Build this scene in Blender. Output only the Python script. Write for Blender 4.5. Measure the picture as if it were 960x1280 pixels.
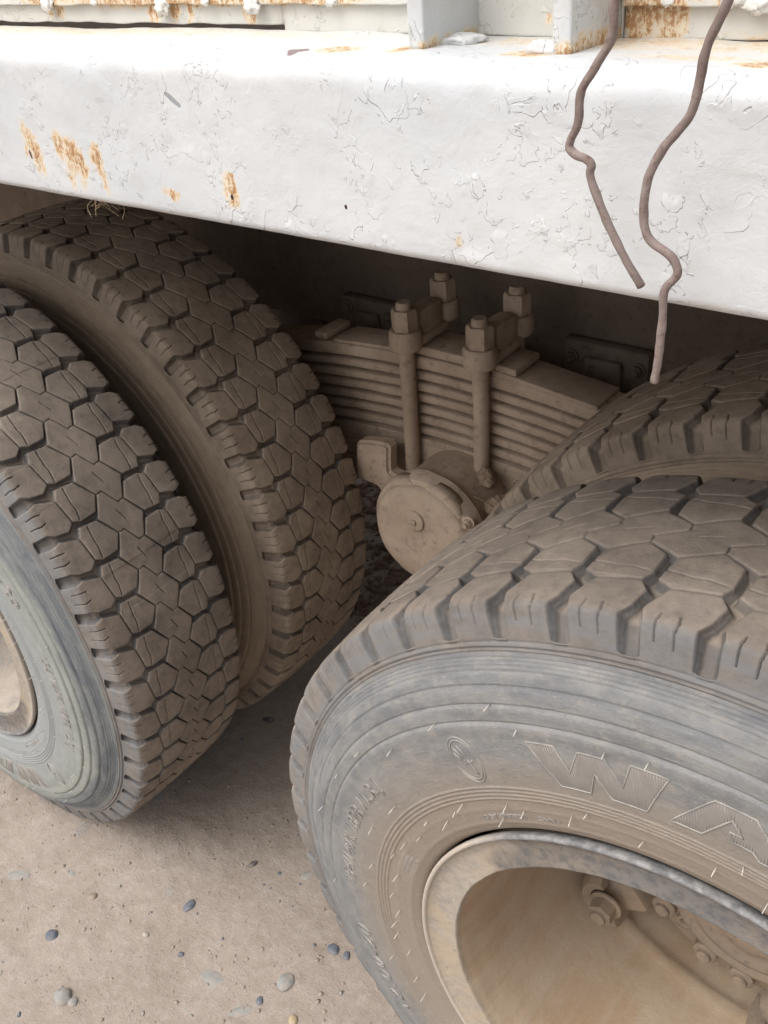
import bpy, bmesh, math, random
import numpy as np
from mathutils import Vector, Matrix, noise as mnoise

scene = bpy.context.scene
for o in list(bpy.data.objects):
    bpy.data.objects.remove(o)
random.seed(7)
rng = np.random.default_rng(7)
PI = math.pi
R = 0.55                      # wheel radius (axle height)
DX = 1.4335                   # distance between the two axles
YO, YI = 0.1375, 0.489        # centre planes of the outer and inner tyre

# ------------------------------------------------------------------ camera
cam_d = bpy.data.cameras.new("camera")
cam = bpy.data.objects.new("camera", cam_d)
scene.collection.objects.link(cam)
yaw, pit, roll, foc = 0.708775, 0.591507, -0.093929, 1176.09
cy, sy, cp, sp = math.cos(yaw), math.sin(yaw), math.cos(pit), math.sin(pit)
fw = Vector((-sy * cp, cy * cp, -sp)); rt = Vector((cy, sy, 0)); up = rt.cross(fw)
r2 = rt * math.cos(roll) + up * math.sin(roll)
u2 = -rt * math.sin(roll) + up * math.cos(roll)
M = Matrix((r2, u2, -fw)).transposed().to_4x4()
M.translation = Vector((0.108987, -0.501232, 1.563319))
cam.matrix_world = M
cam_d.sensor_fit = 'VERTICAL'
cam_d.sensor_height = 34.6
cam_d.lens = foc / 1280 * 34.6
cam_d.clip_start = 0.02
cam_d.clip_end = 2000
scene.camera = cam
scene.render.resolution_x = 768
scene.render.resolution_y = 1024

# ------------------------------------------------------------------ light
SUN_EL, SUN_AZ = math.radians(58), math.radians(205)   # azimuth clockwise from +Y
world = bpy.data.worlds.new("World")
scene.world = world
world.use_nodes = True
wn = world.node_tree.nodes
bg = wn["Background"]
sky = wn.new("ShaderNodeTexSky")
sky.sky_type = 'NISHITA'
sky.sun_disc = False
sky.sun_elevation = SUN_EL
sky.sun_rotation = SUN_AZ
sky.air_density = 1.0
sky.dust_density = 6.0
sky.ozone_density = 0.6
hsv = wn.new("ShaderNodeHueSaturation")
hsv.inputs['Saturation'].default_value = 0.2
world.node_tree.links.new(sky.outputs[0], hsv.inputs['Color'])
world.node_tree.links.new(hsv.outputs[0], bg.inputs[0])
bg.inputs[1].default_value = 0.15
sun_d = bpy.data.lights.new("sun", 'SUN')
sun_d.energy = 0.9
sun_d.angle = math.radians(60)
sun_d.color = (1.0, 0.975, 0.94)
sun = bpy.data.objects.new("sun", sun_d)
scene.collection.objects.link(sun)
sdir = Vector((math.sin(SUN_AZ) * math.cos(SUN_EL), math.cos(SUN_AZ) * math.cos(SUN_EL), math.sin(SUN_EL)))
sun.rotation_euler = sdir.to_track_quat('Z', 'Y').to_euler()
sun.location = sdir * 20
scene.view_settings.view_transform = 'Standard'
scene.view_settings.look = 'None'
scene.view_settings.exposure = 0.45
scene.view_settings.gamma = 1.0
scene.cycles.max_bounces = 8
scene.cycles.diffuse_bounces = 5

# ------------------------------------------------------------------ object helpers
def link(o, parent=None):
    scene.collection.objects.link(o)
    if parent is not None:
        o.parent = parent
    return o

def mesh_obj(name, verts, faces, mat=None, parent=None, smooth=False):
    me = bpy.data.meshes.new(name)
    me.from_pydata([tuple(v) for v in verts], [], [tuple(f) for f in faces])
    me.update()
    if smooth:
        me.polygons.foreach_set("use_smooth", np.ones(len(me.polygons), bool))
    if mat:
        me.materials.append(mat)
    return link(bpy.data.objects.new(name, me), parent)

def bm_obj(name, bm, mat=None, parent=None, smooth=False, auto=None):
    me = bpy.data.meshes.new(name)
    bmesh.ops.recalc_face_normals(bm, faces=bm.faces[:])
    if auto is not None:
        for e in bm.edges:
            if len(e.link_faces) == 2 and e.calc_face_angle(0) > auto:
                e.smooth = False
        for f in bm.faces:
            f.smooth = True
    bm.to_mesh(me); bm.free()
    if smooth:
        me.polygons.foreach_set("use_smooth", np.ones(len(me.polygons), bool))
    if mat:
        me.materials.append(mat)
    return link(bpy.data.objects.new(name, me), parent)

def empty(name, loc=(0, 0, 0), parent=None):
    o = bpy.data.objects.new(name, None)
    o.empty_display_size = 0.1
    link(o, parent); o.location = loc
    return o

def grid_arrays(X, Y, Z, wrap_u=False, wrap_v=False):
    nu, nv = X.shape
    V = np.stack([X, Y, Z], -1).reshape(-1, 3)
    iu = np.arange(nu if wrap_u else nu - 1); iv = np.arange(nv if wrap_v else nv - 1)
    a, b = np.meshgrid(iu, iv, indexing='ij')
    a2, b2 = (a + 1) % nu, (b + 1) % nv
    F = np.stack([a * nv + b, a2 * nv + b, a2 * nv + b2, a * nv + b2], -1).reshape(-1, 4)
    return V, F

def np_mesh(name, V, F, smooth=True, attrs=None):
    me = bpy.data.meshes.new(name)
    me.vertices.add(len(V)); me.vertices.foreach_set("co", V.astype(np.float32).ravel())
    n = F.shape[1]
    me.loops.add(F.size); me.loops.foreach_set("vertex_index", F.astype(np.int32).ravel())
    me.polygons.add(len(F))
    me.polygons.foreach_set("loop_start", (np.arange(len(F)) * n).astype(np.int32))
    me.polygons.foreach_set("loop_total", np.full(len(F), n, np.int32))
    if smooth:
        me.polygons.foreach_set("use_smooth", np.ones(len(F), bool))
    for k, a in (attrs or {}).items():
        at = me.attributes.new(k, 'FLOAT', 'POINT')
        at.data.foreach_set("value", a.astype(np.float32).ravel())
    me.update(calc_edges=True)
    return me

def add_box(bm, x0, x1, y0, y1, z0, z1, bevel=0.0, segs=2):
    r = bmesh.ops.create_cube(bm, size=1)
    vs = r['verts']
    bmesh.ops.scale(bm, vec=(x1 - x0, y1 - y0, z1 - z0), verts=vs)
    bmesh.ops.translate(bm, vec=((x0 + x1) / 2, (y0 + y1) / 2, (z0 + z1) / 2), verts=vs)
    if bevel > 0:
        es = list({e for v in vs for e in v.link_edges})
        bmesh.ops.bevel(bm, geom=es, offset=bevel, segments=segs, affect='EDGES', profile=0.5)
    return vs

def add_lathe(bm, prof, axis='Y', seg=48, centre=(0, 0, 0), a0=0.0):
    """prof: list of (position along axis, radius)"""
    rings = []
    cx, cy_, cz = centre
    for (t, r) in prof:
        ring = []
        for k in range(seg):
            a = a0 + 2 * PI * k / seg
            c, s = r * math.cos(a), r * math.sin(a)
            co = {'Y': (cx + c, cy_ + t, cz + s), 'Z': (cx + c, cy_ + s, cz + t), 'X': (cx + t, cy_ + c, cz + s)}[axis]
            ring.append(bm.verts.new(co))
        rings.append(ring)
    for i in range(len(rings) - 1):
        for k in range(seg):
            bm.faces.new((rings[i][k], rings[i][(k + 1) % seg], rings[i + 1][(k + 1) % seg], rings[i + 1][k]))
    for ring, ok in ((rings[0], prof[0][1] > 1e-5), (rings[-1], prof[-1][1] > 1e-5)):
        if ok and False:
            bm.faces.new(ring)
    return rings

def tube(name, pts, rad, mat, parent=None, sides=8, caps=True, radf=None, wob=0.0):
    pts = [Vector(p) for p in pts]
    V, F = tube_arrays(pts, rad, sides, radf, wob)
    return mesh_obj(name, V, F, mat, parent, True)

def tube_arrays(pts, rad, sides=8, radf=None, wob=0.0, closed=False):
    V, F = [], []
    n = len(pts)
    prev = None
    for i, p in enumerate(pts):
        t = (pts[(i + 1) % n] - pts[i - 1]) if (closed or 0 < i < n - 1) else (pts[1] - pts[0] if i == 0 else pts[-1] - pts[-2])
        t.normalize()
        if prev is None:
            a = t.orthogonal().normalized()
        else:
            a = (prev - t * prev.dot(t)).normalized()
        prev = a
        b = t.cross(a)
        rr = rad * (radf(i / (n - 1)) if radf else 1)
        for k in range(sides):
            an = 2 * PI * k / sides
            q = rr * (1 + wob * mnoise.noise(Vector((p.x * 150, p.z * 150, k * .7))))
            V.append(p + a * math.cos(an) * q + b * math.sin(an) * q)
    for i in range(n if closed else n - 1):
        j = (i + 1) % n
        for k in range(sides):
            F.append((i * sides + k, i * sides + (k + 1) % sides, j * sides + (k + 1) % sides, j * sides + k))
    if not closed:
        F.append(tuple(range(sides))[::-1]); F.append(tuple((n - 1) * sides + k for k in range(sides)))
    return V, F

def catmull(pts, n=8):
    P = [Vector(p) for p in pts]
    P = [P[0] * 2 - P[1]] + P + [P[-1] * 2 - P[-2]]
    out = []
    for i in range(1, len(P) - 2):
        for k in range(n):
            t = k / n
            out.append(0.5 * ((2 * P[i]) + (-P[i - 1] + P[i + 1]) * t + (2 * P[i - 1] - 5 * P[i] + 4 * P[i + 1] - P[i + 2]) * t * t
                              + (-P[i - 1] + 3 * P[i] - 3 * P[i + 1] + P[i + 2]) * t ** 3))
    out.append(P[-2])
    return out

# ------------------------------------------------------------------ node helpers
class NT:
    def __init__(s, name, rough=0.9, spec=0.2):
        s.m = bpy.data.materials.new(name); s.m.use_nodes = True
        s.t = s.m.node_tree; s.b = s.t.nodes["Principled BSDF"]
        s.b.inputs['Roughness'].default_value = rough
        s.b.inputs['Specular IOR Level'].default_value = spec
    def n(s, typ, **kw):
        nd = s.t.nodes.new(typ)
        for k, v in kw.items():
            if k.startswith('i_'):
                nd.inputs[int(k[2:])].default_value = v
            else:
                setattr(nd, k, v)
        return nd
    def l(s, a, b): s.t.links.new(a, b)
    def coord(s, kind='Object', scale=(1, 1, 1), loc=(0, 0, 0)):
        c = s.n("ShaderNodeTexCoord"); mp = s.n("ShaderNodeMapping")
        mp.inputs['Scale'].default_value = scale; mp.inputs['Location'].default_value = loc
        s.l(c.outputs[kind], mp.inputs[0]); return mp.outputs[0]
    def noise(s, co, scale, detail=4, rough=0.6, dist=0.0):
        nd = s.n("ShaderNodeTexNoise"); nd.inputs['Scale'].default_value = scale
        nd.inputs['Detail'].default_value = detail; nd.inputs['Roughness'].default_value = rough
        nd.inputs['Distortion'].default_value = dist
        s.l(co, nd.inputs['Vector']); return nd.outputs[0]
    def mathn(s, op, a, b=None, c=None, clamp=False):
        nd = s.n("ShaderNodeMath", operation=op); nd.use_clamp = clamp
        for i, v in enumerate((a, b, c)):
            if v is None: continue
            if isinstance(v, (int, float)): nd.inputs[i].default_value = v
            else: s.l(v, nd.inputs[i])
        return nd.outputs[0]
    def ramp(s, v, lo, hi, a=0.0, b=1.0):
        nd = s.n("ShaderNodeMapRange"); nd.clamp = True; nd.interpolation_type = 'SMOOTHSTEP'
        nd.inputs[1].default_value = lo; nd.inputs[2].default_value = hi
        nd.inputs[3].default_value = a; nd.inputs[4].default_value = b
        s.l(v, nd.inputs[0]); return nd.outputs[0]
    def mix(s, f, a, b):
        nd = s.n("ShaderNodeMix", data_type='RGBA')
        if isinstance(f, (int, float)): nd.inputs[0].default_value = f
        else: s.l(f, nd.inputs[0])
        for i, v in ((6, a), (7, b)):
            if isinstance(v, tuple): nd.inputs[i].default_value = (*v, 1)
            else: s.l(v, nd.inputs[i])
        return nd.outputs[2]
    def bump(s, h, dist=0.001, strength=1.0, prev=None):
        nd = s.n("ShaderNodeBump"); nd.inputs['Distance'].default_value = dist
        nd.inputs['Strength'].default_value = strength
        s.l(h, nd.inputs['Height'])
        if prev is not None: s.l(prev, nd.inputs['Normal'])
        return nd.outputs[0]
    def out(s, col=None, nrm=None, rough=None):
        if col is not None:
            if isinstance(col, tuple): s.b.inputs['Base Color'].default_value = (*col, 1)
            else: s.l(col, s.b.inputs['Base Color'])
        if nrm is not None: s.l(nrm, s.b.inputs['Normal'])
        if rough is not None: s.l(rough, s.b.inputs['Roughness'])
        return s.m
    def up(s):
        g = s.n("ShaderNodeNewGeometry"); x = s.n("ShaderNodeSeparateXYZ")
        s.l(g.outputs['Normal'], x.inputs[0]); return x.outputs[2]
    def sep(s, co):
        x = s.n("ShaderNodeSeparateXYZ"); s.l(co, x.inputs[0]); return x.outputs
    def attr(s, nm):
        a = s.n("ShaderNodeAttribute"); a.attribute_name = nm; return a.outputs['Fac']

# ------------------------------------------------------------------ materials
def polar(s, kt, kr):
    """coordinates that run round the wheel, so that scuffs and dust streak along the tyre"""
    co = s.coord('Object'); x, y, z = s.sep(co)
    r = s.mathn('SQRT', s.mathn('ADD', s.mathn('MULTIPLY', x, x), s.mathn('MULTIPLY', z, z)))
    cb = s.n("ShaderNodeCombineXYZ")
    s.l(s.mathn('MULTIPLY', s.mathn('DIVIDE', x, r), kt), cb.inputs[0]); s.l(s.mathn('MULTIPLY', s.mathn('DIVIDE', z, r), kt), cb.inputs[1])
    s.l(s.mathn('MULTIPLY', s.mathn('ADD', r, y), kr), cb.inputs[2])
    return cb.outputs[0], r

def mat_tread(name, inner=False):
    s = NT(name, 0.85, 0.25)
    co = s.coord('Object')
    dep = s.attr('depth'); side = s.attr('shoulder')
    n1 = s.noise(co, 9, 5, 0.6); n2 = s.noise(co, 60, 6, 0.65); n3 = s.noise(co, 480, 4, 0.7)
    pc, r = polar(s, 5, 60); n4 = s.noise(pc, 1, 5, .6)
    rubber = s.mix(s.ramp(n2, .35, .7), (0.062, 0.062, 0.065), (0.120, 0.118, 0.118)) if not inner else s.mix(s.ramp(n2, .35, .7), (0.085, 0.070, 0.060), (0.155, 0.128, 0.108))
    dust = s.mix(s.ramp(n1, .3, .7), (0.285, 0.232, 0.188), (0.365, 0.306, 0.255)) if not inner else s.mix(s.ramp(n1, .3, .7), (0.37, 0.288, 0.215), (0.45, 0.36, 0.28))
    dust = s.mix(s.ramp(n3, .4, .75, 0, .35), dust, (0.19, 0.155, 0.125))
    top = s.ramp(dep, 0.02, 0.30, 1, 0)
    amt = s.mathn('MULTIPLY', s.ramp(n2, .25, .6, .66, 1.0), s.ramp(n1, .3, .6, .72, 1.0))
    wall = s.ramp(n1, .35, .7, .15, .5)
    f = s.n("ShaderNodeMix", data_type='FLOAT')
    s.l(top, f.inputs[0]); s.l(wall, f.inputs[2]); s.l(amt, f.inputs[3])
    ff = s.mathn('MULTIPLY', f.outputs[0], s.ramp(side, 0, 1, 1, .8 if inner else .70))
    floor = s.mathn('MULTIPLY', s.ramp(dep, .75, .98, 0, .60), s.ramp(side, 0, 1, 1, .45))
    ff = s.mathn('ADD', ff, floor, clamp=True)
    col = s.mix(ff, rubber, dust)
    if not inner:
        sc = s.mathn('MULTIPLY', side, s.ramp(n4, .35, .65, .15, .75))
        col = s.mix(s.mathn('MULTIPLY', sc, s.ramp(dep, .1, .6, 1, .35)), col, (0.205, 0.212, 0.218))
    n5 = s.noise(co, 150, 8, .78, .6)
    h = s.mathn('ADD', s.mathn('MULTIPLY', n5, .8), s.mathn('MULTIPLY', n3, .3))
    col = s.mix(s.ramp(n5, .42, .30, 0, .35), col, (0.10, 0.09, 0.085))
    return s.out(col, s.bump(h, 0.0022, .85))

def mat_sidewall(name, kind=0):
    """0 near tyre, 1 left outer tyre (pale, greenish dust), 2 inner tyres (brown dust)"""
    s = NT(name, 0.8, 0.3)
    co = s.coord('Object')
    pc, r = polar(s, 7, 55); pc2, _ = polar(s, 40, 260)
    n1 = s.noise(co, 7, 6, .6, .4); n2 = s.noise(co, 60, 7, .72); n3 = s.noise(co, 600, 3, .7)
    np1 = s.noise(pc, 1, 6, .62, .3); np2 = s.noise(pc2, 1, 4, .65)
    rr = s.mathn('ADD', r, s.mathn('MULTIPLY', s.mathn('SUBTRACT', n1, .5), .07))
    rubber = ((0.165, 0.168, 0.172), (0.235, 0.250, 0.238), (0.30, 0.230, 0.170))[kind]
    rub2 = ((0.240, 0.242, 0.243), (0.310, 0.325, 0.300), (0.38, 0.295, 0.22))[kind]
    pale = ((0.330, 0.300, 0.260), (0.375, 0.365, 0.315), (0.42, 0.33, 0.25))[kind]
    brown = ((0.300, 0.243, 0.190), (0.300, 0.312, 0.315), (0.50, 0.38, 0.275))[kind]
    col = s.mix(s.ramp(np1, .3, .7), rubber, rub2)
    col = s.mix(s.ramp(n2, .42, .70, .10, .60), col, pale)
    col = s.mix(s.ramp(rr, .440, .345, 0, .85), col, brown)
    if kind != 2:
        dk = s.mathn('MULTIPLY', s.ramp(rr, .452, .478), s.ramp(rr, .53, .50))
        col = s.mix(s.mathn('MULTIPLY', dk, s.ramp(np1, .3, .62, .95 if kind else .40, .55 if kind else .05)), col, (0.115, 0.125, 0.145))
    col = s.mix(s.ramp(np2, .58, .72, 0, .35), col, tuple(v * 1.25 for v in pale))
    col = s.mix(s.ramp(n3, .66, .74, 0, .35), col, (0.36, 0.32, 0.27))
    col = s.mix(s.ramp(n3, .32, .25, 0, .40), col, (0.10, 0.095, 0.09))
    n5 = s.noise(co, 130, 8, .8, .8)
    # hairline scuffs
    col = s.mix(s.ramp(n5, .40, .28, 0, .5), col, (0.11, 0.105, 0.10))
    col = s.mix(s.ramp(n5, .60, .70, 0, .45), col, (0.40, 0.38, 0.35))
    h = s.mathn('ADD', s.mathn('MULTIPLY', n5, .7), s.mathn('MULTIPLY', n3, .3))
    h = s.mathn('ADD', h, s.mathn('MULTIPLY', np2, .5))
    return s.out(col, s.bump(h, 0.0020, .8))

def mat_letter():
    s = NT("raised_letter_rubber", 0.8, 0.3)
    co = s.coord('Object'); n = s.noise(co, 60, 4)
    return s.out(s.mix(s.ramp(n, .35, .65), (0.25, 0.235, 0.22), (0.36, 0.335, 0.305)))

def mat_dusty(name, a, b, c, sc=1.0, bumpd=0.0015, rough=.95, rust=0.0):
    s = NT(name, rough, 0.1)
    co = s.coord('Object')
    n1 = s.noise(co, 8 * sc, 5, .6, .3); n2 = s.noise(co, 60 * sc, 6, .7); n3 = s.noise(co, 450 * sc, 3, .7)
    col = s.mix(s.ramp(n1, .3, .7), a, b)
    col = s.mix(s.ramp(n2, .5, .72, 0, .7), col, c)
    col = s.mix(s.ramp(n3, .6, .8, 0, .35), col, tuple(v * .6 for v in a))
    h = s.mathn('ADD', s.mathn('MULTIPLY', n2, .6), s.mathn('MULTIPLY', n3, .3))
    return s.out(col, s.bump(h, bumpd, .8))

def mat_rim(name, pale_barrel=False):
    s = NT(name, 0.8, 0.2)
    co = s.coord('Object')
    x, y, z = s.sep(co)
    r = s.mathn('SQRT', s.mathn('ADD', s.mathn('MULTIPLY', x, x), s.mathn('MULTIPLY', z, z)))
    n1 = s.noise(co, 10, 5, .65, .5); n2 = s.noise(co, 90, 6, .7); n3 = s.noise(co, 600, 3, .7)
    # water-run streaks along the barrel, across the wheel
    cb = s.n("ShaderNodeCombineXYZ")
    s.l(s.mathn('MULTIPLY', x, 34), cb.inputs[0]); s.l(s.mathn('MULTIPLY', y, 3), cb.inputs[1]); s.l(s.mathn('MULTIPLY', z, 34), cb.inputs[2])
    n4 = s.noise(cb.outputs[0], 1, 4, .55, .3)
    metal = s.mix(s.ramp(n2, .35, .65), (0.15, 0.15, 0.152), (0.29, 0.285, 0.28))
    sand = s.mix(s.ramp(n1, .3, .7), (0.385, 0.275, 0.180), (0.440, 0.345, 0.250))
    sand = s.mix(s.ramp(n4, .42, .62, 0, .30), sand, (0.46, 0.385, 0.305))
    if pale_barrel: sand = s.mix(s.ramp(n2, .35, .65, .5, .9), sand, s.mix(s.ramp(n1, .4, .6), (0.44, 0.40, 0.355), (0.25, 0.245, 0.24)))
    pale = s.mix(s.ramp(n2, .3, .7), (0.42, 0.365, 0.30), (0.29, 0.265, 0.24))
    deep = s.ramp(y, -.1385, -.1350)
    lip = s.ramp(r, .3062, .3078)
    gut = s.mix(s.ramp(n1, .42, .60, .1, .7), pale, (0.45, 0.35, 0.25))
    # the gutter's top arc is dark grey: shade painted in, with dirt and scrapes
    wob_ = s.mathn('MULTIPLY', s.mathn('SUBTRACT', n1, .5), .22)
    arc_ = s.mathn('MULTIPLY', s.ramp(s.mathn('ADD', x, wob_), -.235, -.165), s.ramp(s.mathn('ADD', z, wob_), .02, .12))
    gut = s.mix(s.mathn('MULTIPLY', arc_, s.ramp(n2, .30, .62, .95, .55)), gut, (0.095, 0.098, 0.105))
    gut = s.mix(s.ramp(n2, .42, .30, 0, .6), gut, (0.17, 0.165, 0.16))
    col = s.mix(deep, gut, sand)
    lipc = s.mix(s.mathn('MULTIPLY', s.ramp(x, -.26, -.18), s.ramp(n1, .25, .5, .6, 1)), (0.46, 0.40, 0.34), metal)
    col = s.mix(s.mathn('MULTIPLY', lip, s.ramp(y, -.13, -.136)), col, lipc)
    h = s.mathn('ADD', s.mathn('MULTIPLY', n2, .6), s.mathn('MULTIPLY', n3, .3))
    h = s.mathn('ADD', h, s.mathn('MULTIPLY', n4, 1.4))
    return s.out(col, s.bump(h, 0.0022, .8))

def mat_ground():
    s = NT("packed_dirt", 0.95, 0.1)
    co = s.coord('Object')
    n0 = s.noise(co, 1.3, 4, .6); n1 = s.noise(co, 9, 6, .65); n2 = s.noise(co, 55, 6, .7); n3 = s.noise(co, 330, 4, .75)
    col = s.mix(s.ramp(n1, .3, .7), (0.330, 0.275, 0.230), (0.388, 0.331, 0.284))
    col = s.mix(s.ramp(n0, .35, .7, 0, .5), col, (0.315, 0.258, 0.215))
    col = s.mix(s.ramp(n2, .45, .75, 0, .55), col, (0.46, 0.405, 0.36))
    col = s.mix(s.ramp(n2, .42, .25, 0, .5), col, (0.20, 0.16, 0.13))
    n6 = s.noise(co, 130, 6, .75, .5)
    col = s.mix(s.ramp(n6, .60, .70, 0, .7), col, (0.18, 0.145, 0.125))
    col = s.mix(s.ramp(n6, .40, .30, 0, .6), col, (0.46, 0.40, 0.35))
    col = s.mix(s.ramp(n3, .60, .72, 0, .5), col, (0.17, 0.14, 0.12))
    col = s.mix(s.ramp(n3, .40, .28, 0, .6), col, (0.47, 0.42, 0.37))
    # cobbles pressed flush into the dirt, only their dusted tops showing
    vo = s.n("ShaderNodeTexVoronoi"); vo.feature = 'F1'; vo.inputs['Scale'].default_value = 15; vo.inputs['Randomness'].default_value = 1
    wv = s.n("ShaderNodeVectorMath", operation='ADD'); nv = s.n("ShaderNodeTexNoise"); nv.inputs['Scale'].default_value = 30
    s.l(co, nv.inputs['Vector']); sc = s.n("ShaderNodeVectorMath", operation='SCALE'); sc.inputs['Scale'].default_value = .03
    s.l(nv.outputs['Color'], sc.inputs[0]); s.l(co, wv.inputs[0]); s.l(sc.outputs[0], wv.inputs[1])
    s.l(wv.outputs[0], vo.inputs['Vector'])
    cr = s.sep(vo.outputs['Color'])
    pick = s.ramp(cr[0], .80, .82)
    siz = s.mathn('MULTIPLY', s.ramp(cr[1], 0, 1, .10, .30), 1.0)
    edge = s.mathn('SUBTRACT', siz, vo.outputs['Distance'])
    body = s.mathn('MULTIPLY', s.ramp(edge, -.02, .05), pick)
    tint = s.mix(cr[2], (0.26, 0.27, 0.275), (0.37, 0.345, 0.315))
    col = s.mix(s.mathn('MULTIPLY', body, s.ramp(n1, .35, .65, .25, .8)), col, tint)
    h = s.mathn('ADD', s.mathn('MULTIPLY', n1, 1.2), s.mathn('MULTIPLY', n2, .9))
    h = s.mathn('ADD', h, s.mathn('MULTIPLY', n3, .35))
    h = s.mathn('ADD', h, s.mathn('MULTIPLY', n6, .7))
    h = s.mathn('ADD', h, s.mathn('MULTIPLY', body, .35))
    return s.out(col, s.bump(h, 0.005, .7))

def mat_stone(name, a, b):
    s = NT(name, 0.85, 0.25)
    co = s.coord('Object'); n = s.noise(co, 70, 5, .65); n2 = s.noise(co, 400, 3, .6)
    col = s.mix(s.ramp(n, .3, .7), a, b)
    dust = s.mathn('MULTIPLY', s.ramp(n, .38, .62), .6 if 'blue' not in name else .3)
    return s.out(s.mix(dust, col, (0.34, 0.285, 0.235)), s.bump(n2, .0008, .5))

def mat_paint(name, rusts, base=(0.80, 0.80, 0.79), crackscale=26.0, flake=1.0, chips=(), unfold=False, shift=0.0, grime=0.25):
    """old white paint over metal; rusts: (x, z, rx, rz, strength), stains with a place of their own.
    unfold: z runs on over the rail's top flange"""
    s = NT(name, 0.5, 0.35)
    co0 = s.coord('Object'); co = s.coord('Object', (1, 1, 1), (shift, 0, 0))
    x, y, z = s.sep(co0)
    if unfold:
        z = s.mathn('ADD', z, s.mathn('MAXIMUM', s.mathn('ADD', y, .038), 0))
    n1 = s.noise(co, 5, 4, .6); n2 = s.noise(co, 40, 6, .65, .3); n3 = s.noise(co, 260, 5, .7)
    nc = s.noise(co, crackscale * 1.05, 3, .55, .45)
    nd = s.noise(co, crackscale * 2.9, 3.2, .58, .7)
    gate = s.ramp(s.noise(co, 13, 3, .55), .50, .60)
    gate2 = s.ramp(s.noise(co, 21, 3, .55, .4), .49, .58)
    col = s.mix(s.ramp(n1, .35, .7), base, tuple(v * c for v, c in zip(base, (.90, .92, .945))))
    col = s.mix(s.ramp(n2, .50, .75, 0, grime), col, tuple(v * c for v, c in zip(base, (.84, .78, .70))))
    def contour(nz, lv, w):
        return s.ramp(s.mathn('ABSOLUTE', s.mathn('SUBTRACT', nz, lv)), 0, w, 1, 0)
    c1 = s.mathn('MULTIPLY', contour(nc, .56, .006), gate)
    c2 = s.mathn('MULTIPLY', contour(nd, .58, .011), gate2)
    ckd = s.mathn('MAXIMUM', s.mathn('MULTIPLY', c1, s.ramp(n3, .50, .62, .0, .45)), s.mathn('MULTIPLY', c2, s.ramp(n3, .50, .62, .0, .65)))
    col = s.mix(s.mathn('MULTIPLY', ckd, flake), col, (0.33, 0.31, 0.29))
    sp_ = s.mathn('MULTIPLY', s.ramp(n3, .68, .72), s.ramp(n2, .50, .58))
    col = s.mix(s.mathn('MULTIPLY', sp_, .7), col, (0.28, 0.25, 0.23))
    tot = None
    dx = s.mathn('MULTIPLY', s.mathn('SUBTRACT', s.noise(co, 90, 5, .7), .5), .016)
    for (rx0, rz0, wx, wz, st) in rusts:
        ax = s.mathn('DIVIDE', s.mathn('SUBTRACT', s.mathn('ADD', x, dx), rx0), wx)
        az = s.mathn('DIVIDE', s.mathn('SUBTRACT', s.mathn('ADD', z, dx), rz0), wz)
        d = s.mathn('SQRT', s.mathn('ADD', s.mathn('MULTIPLY', ax, ax), s.mathn('MULTIPLY', az, az)))
        f = s.mathn('MULTIPLY', s.ramp(d, .0, 1.35, 1, 0), st)
        tot = f if tot is None else s.mathn('MAXIMUM', tot, f)
    if tot is not None:
        st_co = s.coord('Object', (60, 60, 34), (shift, 0, 0)); ns = s.noise(st_co, 5, 7, .8, .4)
        nf = s.noise(st_co, 1.3, 4, .7)
        am = s.mathn('MULTIPLY', tot, s.ramp(nf, .30, .62, .45, 1.1), clamp=True)
        am2 = s.mathn('MULTIPLY', am, s.ramp(ns, .38, .62, .15, 1.35), clamp=True)
        col = s.mix(s.ramp(am, .04, .62, 0, .72), col, (0.70, 0.60, 0.45))
        col = s.mix(s.ramp(am2, .18, .72, 0, .85), col, (0.56, 0.37, 0.185))
        col = s.mix(s.ramp(am2, .60, 1.0, 0, .85), col, (0.33, 0.165, 0.075))
    for (cx, cz, wx, wz, ang, cc) in chips:
        ca, sa = math.cos(ang), math.sin(ang)
        ux = s.mathn('SUBTRACT', x, cx); uz = s.mathn('SUBTRACT', z, cz)
        a = s.mathn('DIVIDE', s.mathn('ADD', s.mathn('MULTIPLY', ux, ca), s.mathn('MULTIPLY', uz, sa)), wx)
        b = s.mathn('DIVIDE', s.mathn('SUBTRACT', s.mathn('MULTIPLY', uz, ca), s.mathn('MULTIPLY', ux, sa)), wz)
        d = s.mathn('ADD', s.mathn('ADD', s.mathn('MULTIPLY', a, a), s.mathn('MULTIPLY', b, b)),
                    s.mathn('MULTIPLY', s.mathn('SUBTRACT', s.noise(co, 160, 3, .6), .5), 1.6))
        col = s.mix(s.ramp(d, .75, .85, 1, 0), col, cc)
    h1 = s.mathn('MULTIPLY', s.ramp(nc, .555, .565), gate)
    h2 = s.mathn('MULTIPLY', s.ramp(nd, .572, .588), gate2)
    nb = s.bump(s.mathn('ADD', s.mathn('MULTIPLY', h1, .8), s.mathn('MULTIPLY', h2, .8)), .0009, .9)
    nb = s.bump(s.mathn('ADD', s.mathn('MULTIPLY', n2, 1.6), s.mathn('MULTIPLY', n3, .22)), .0013, .5, nb)
    return s.out(col, nb)

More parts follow.
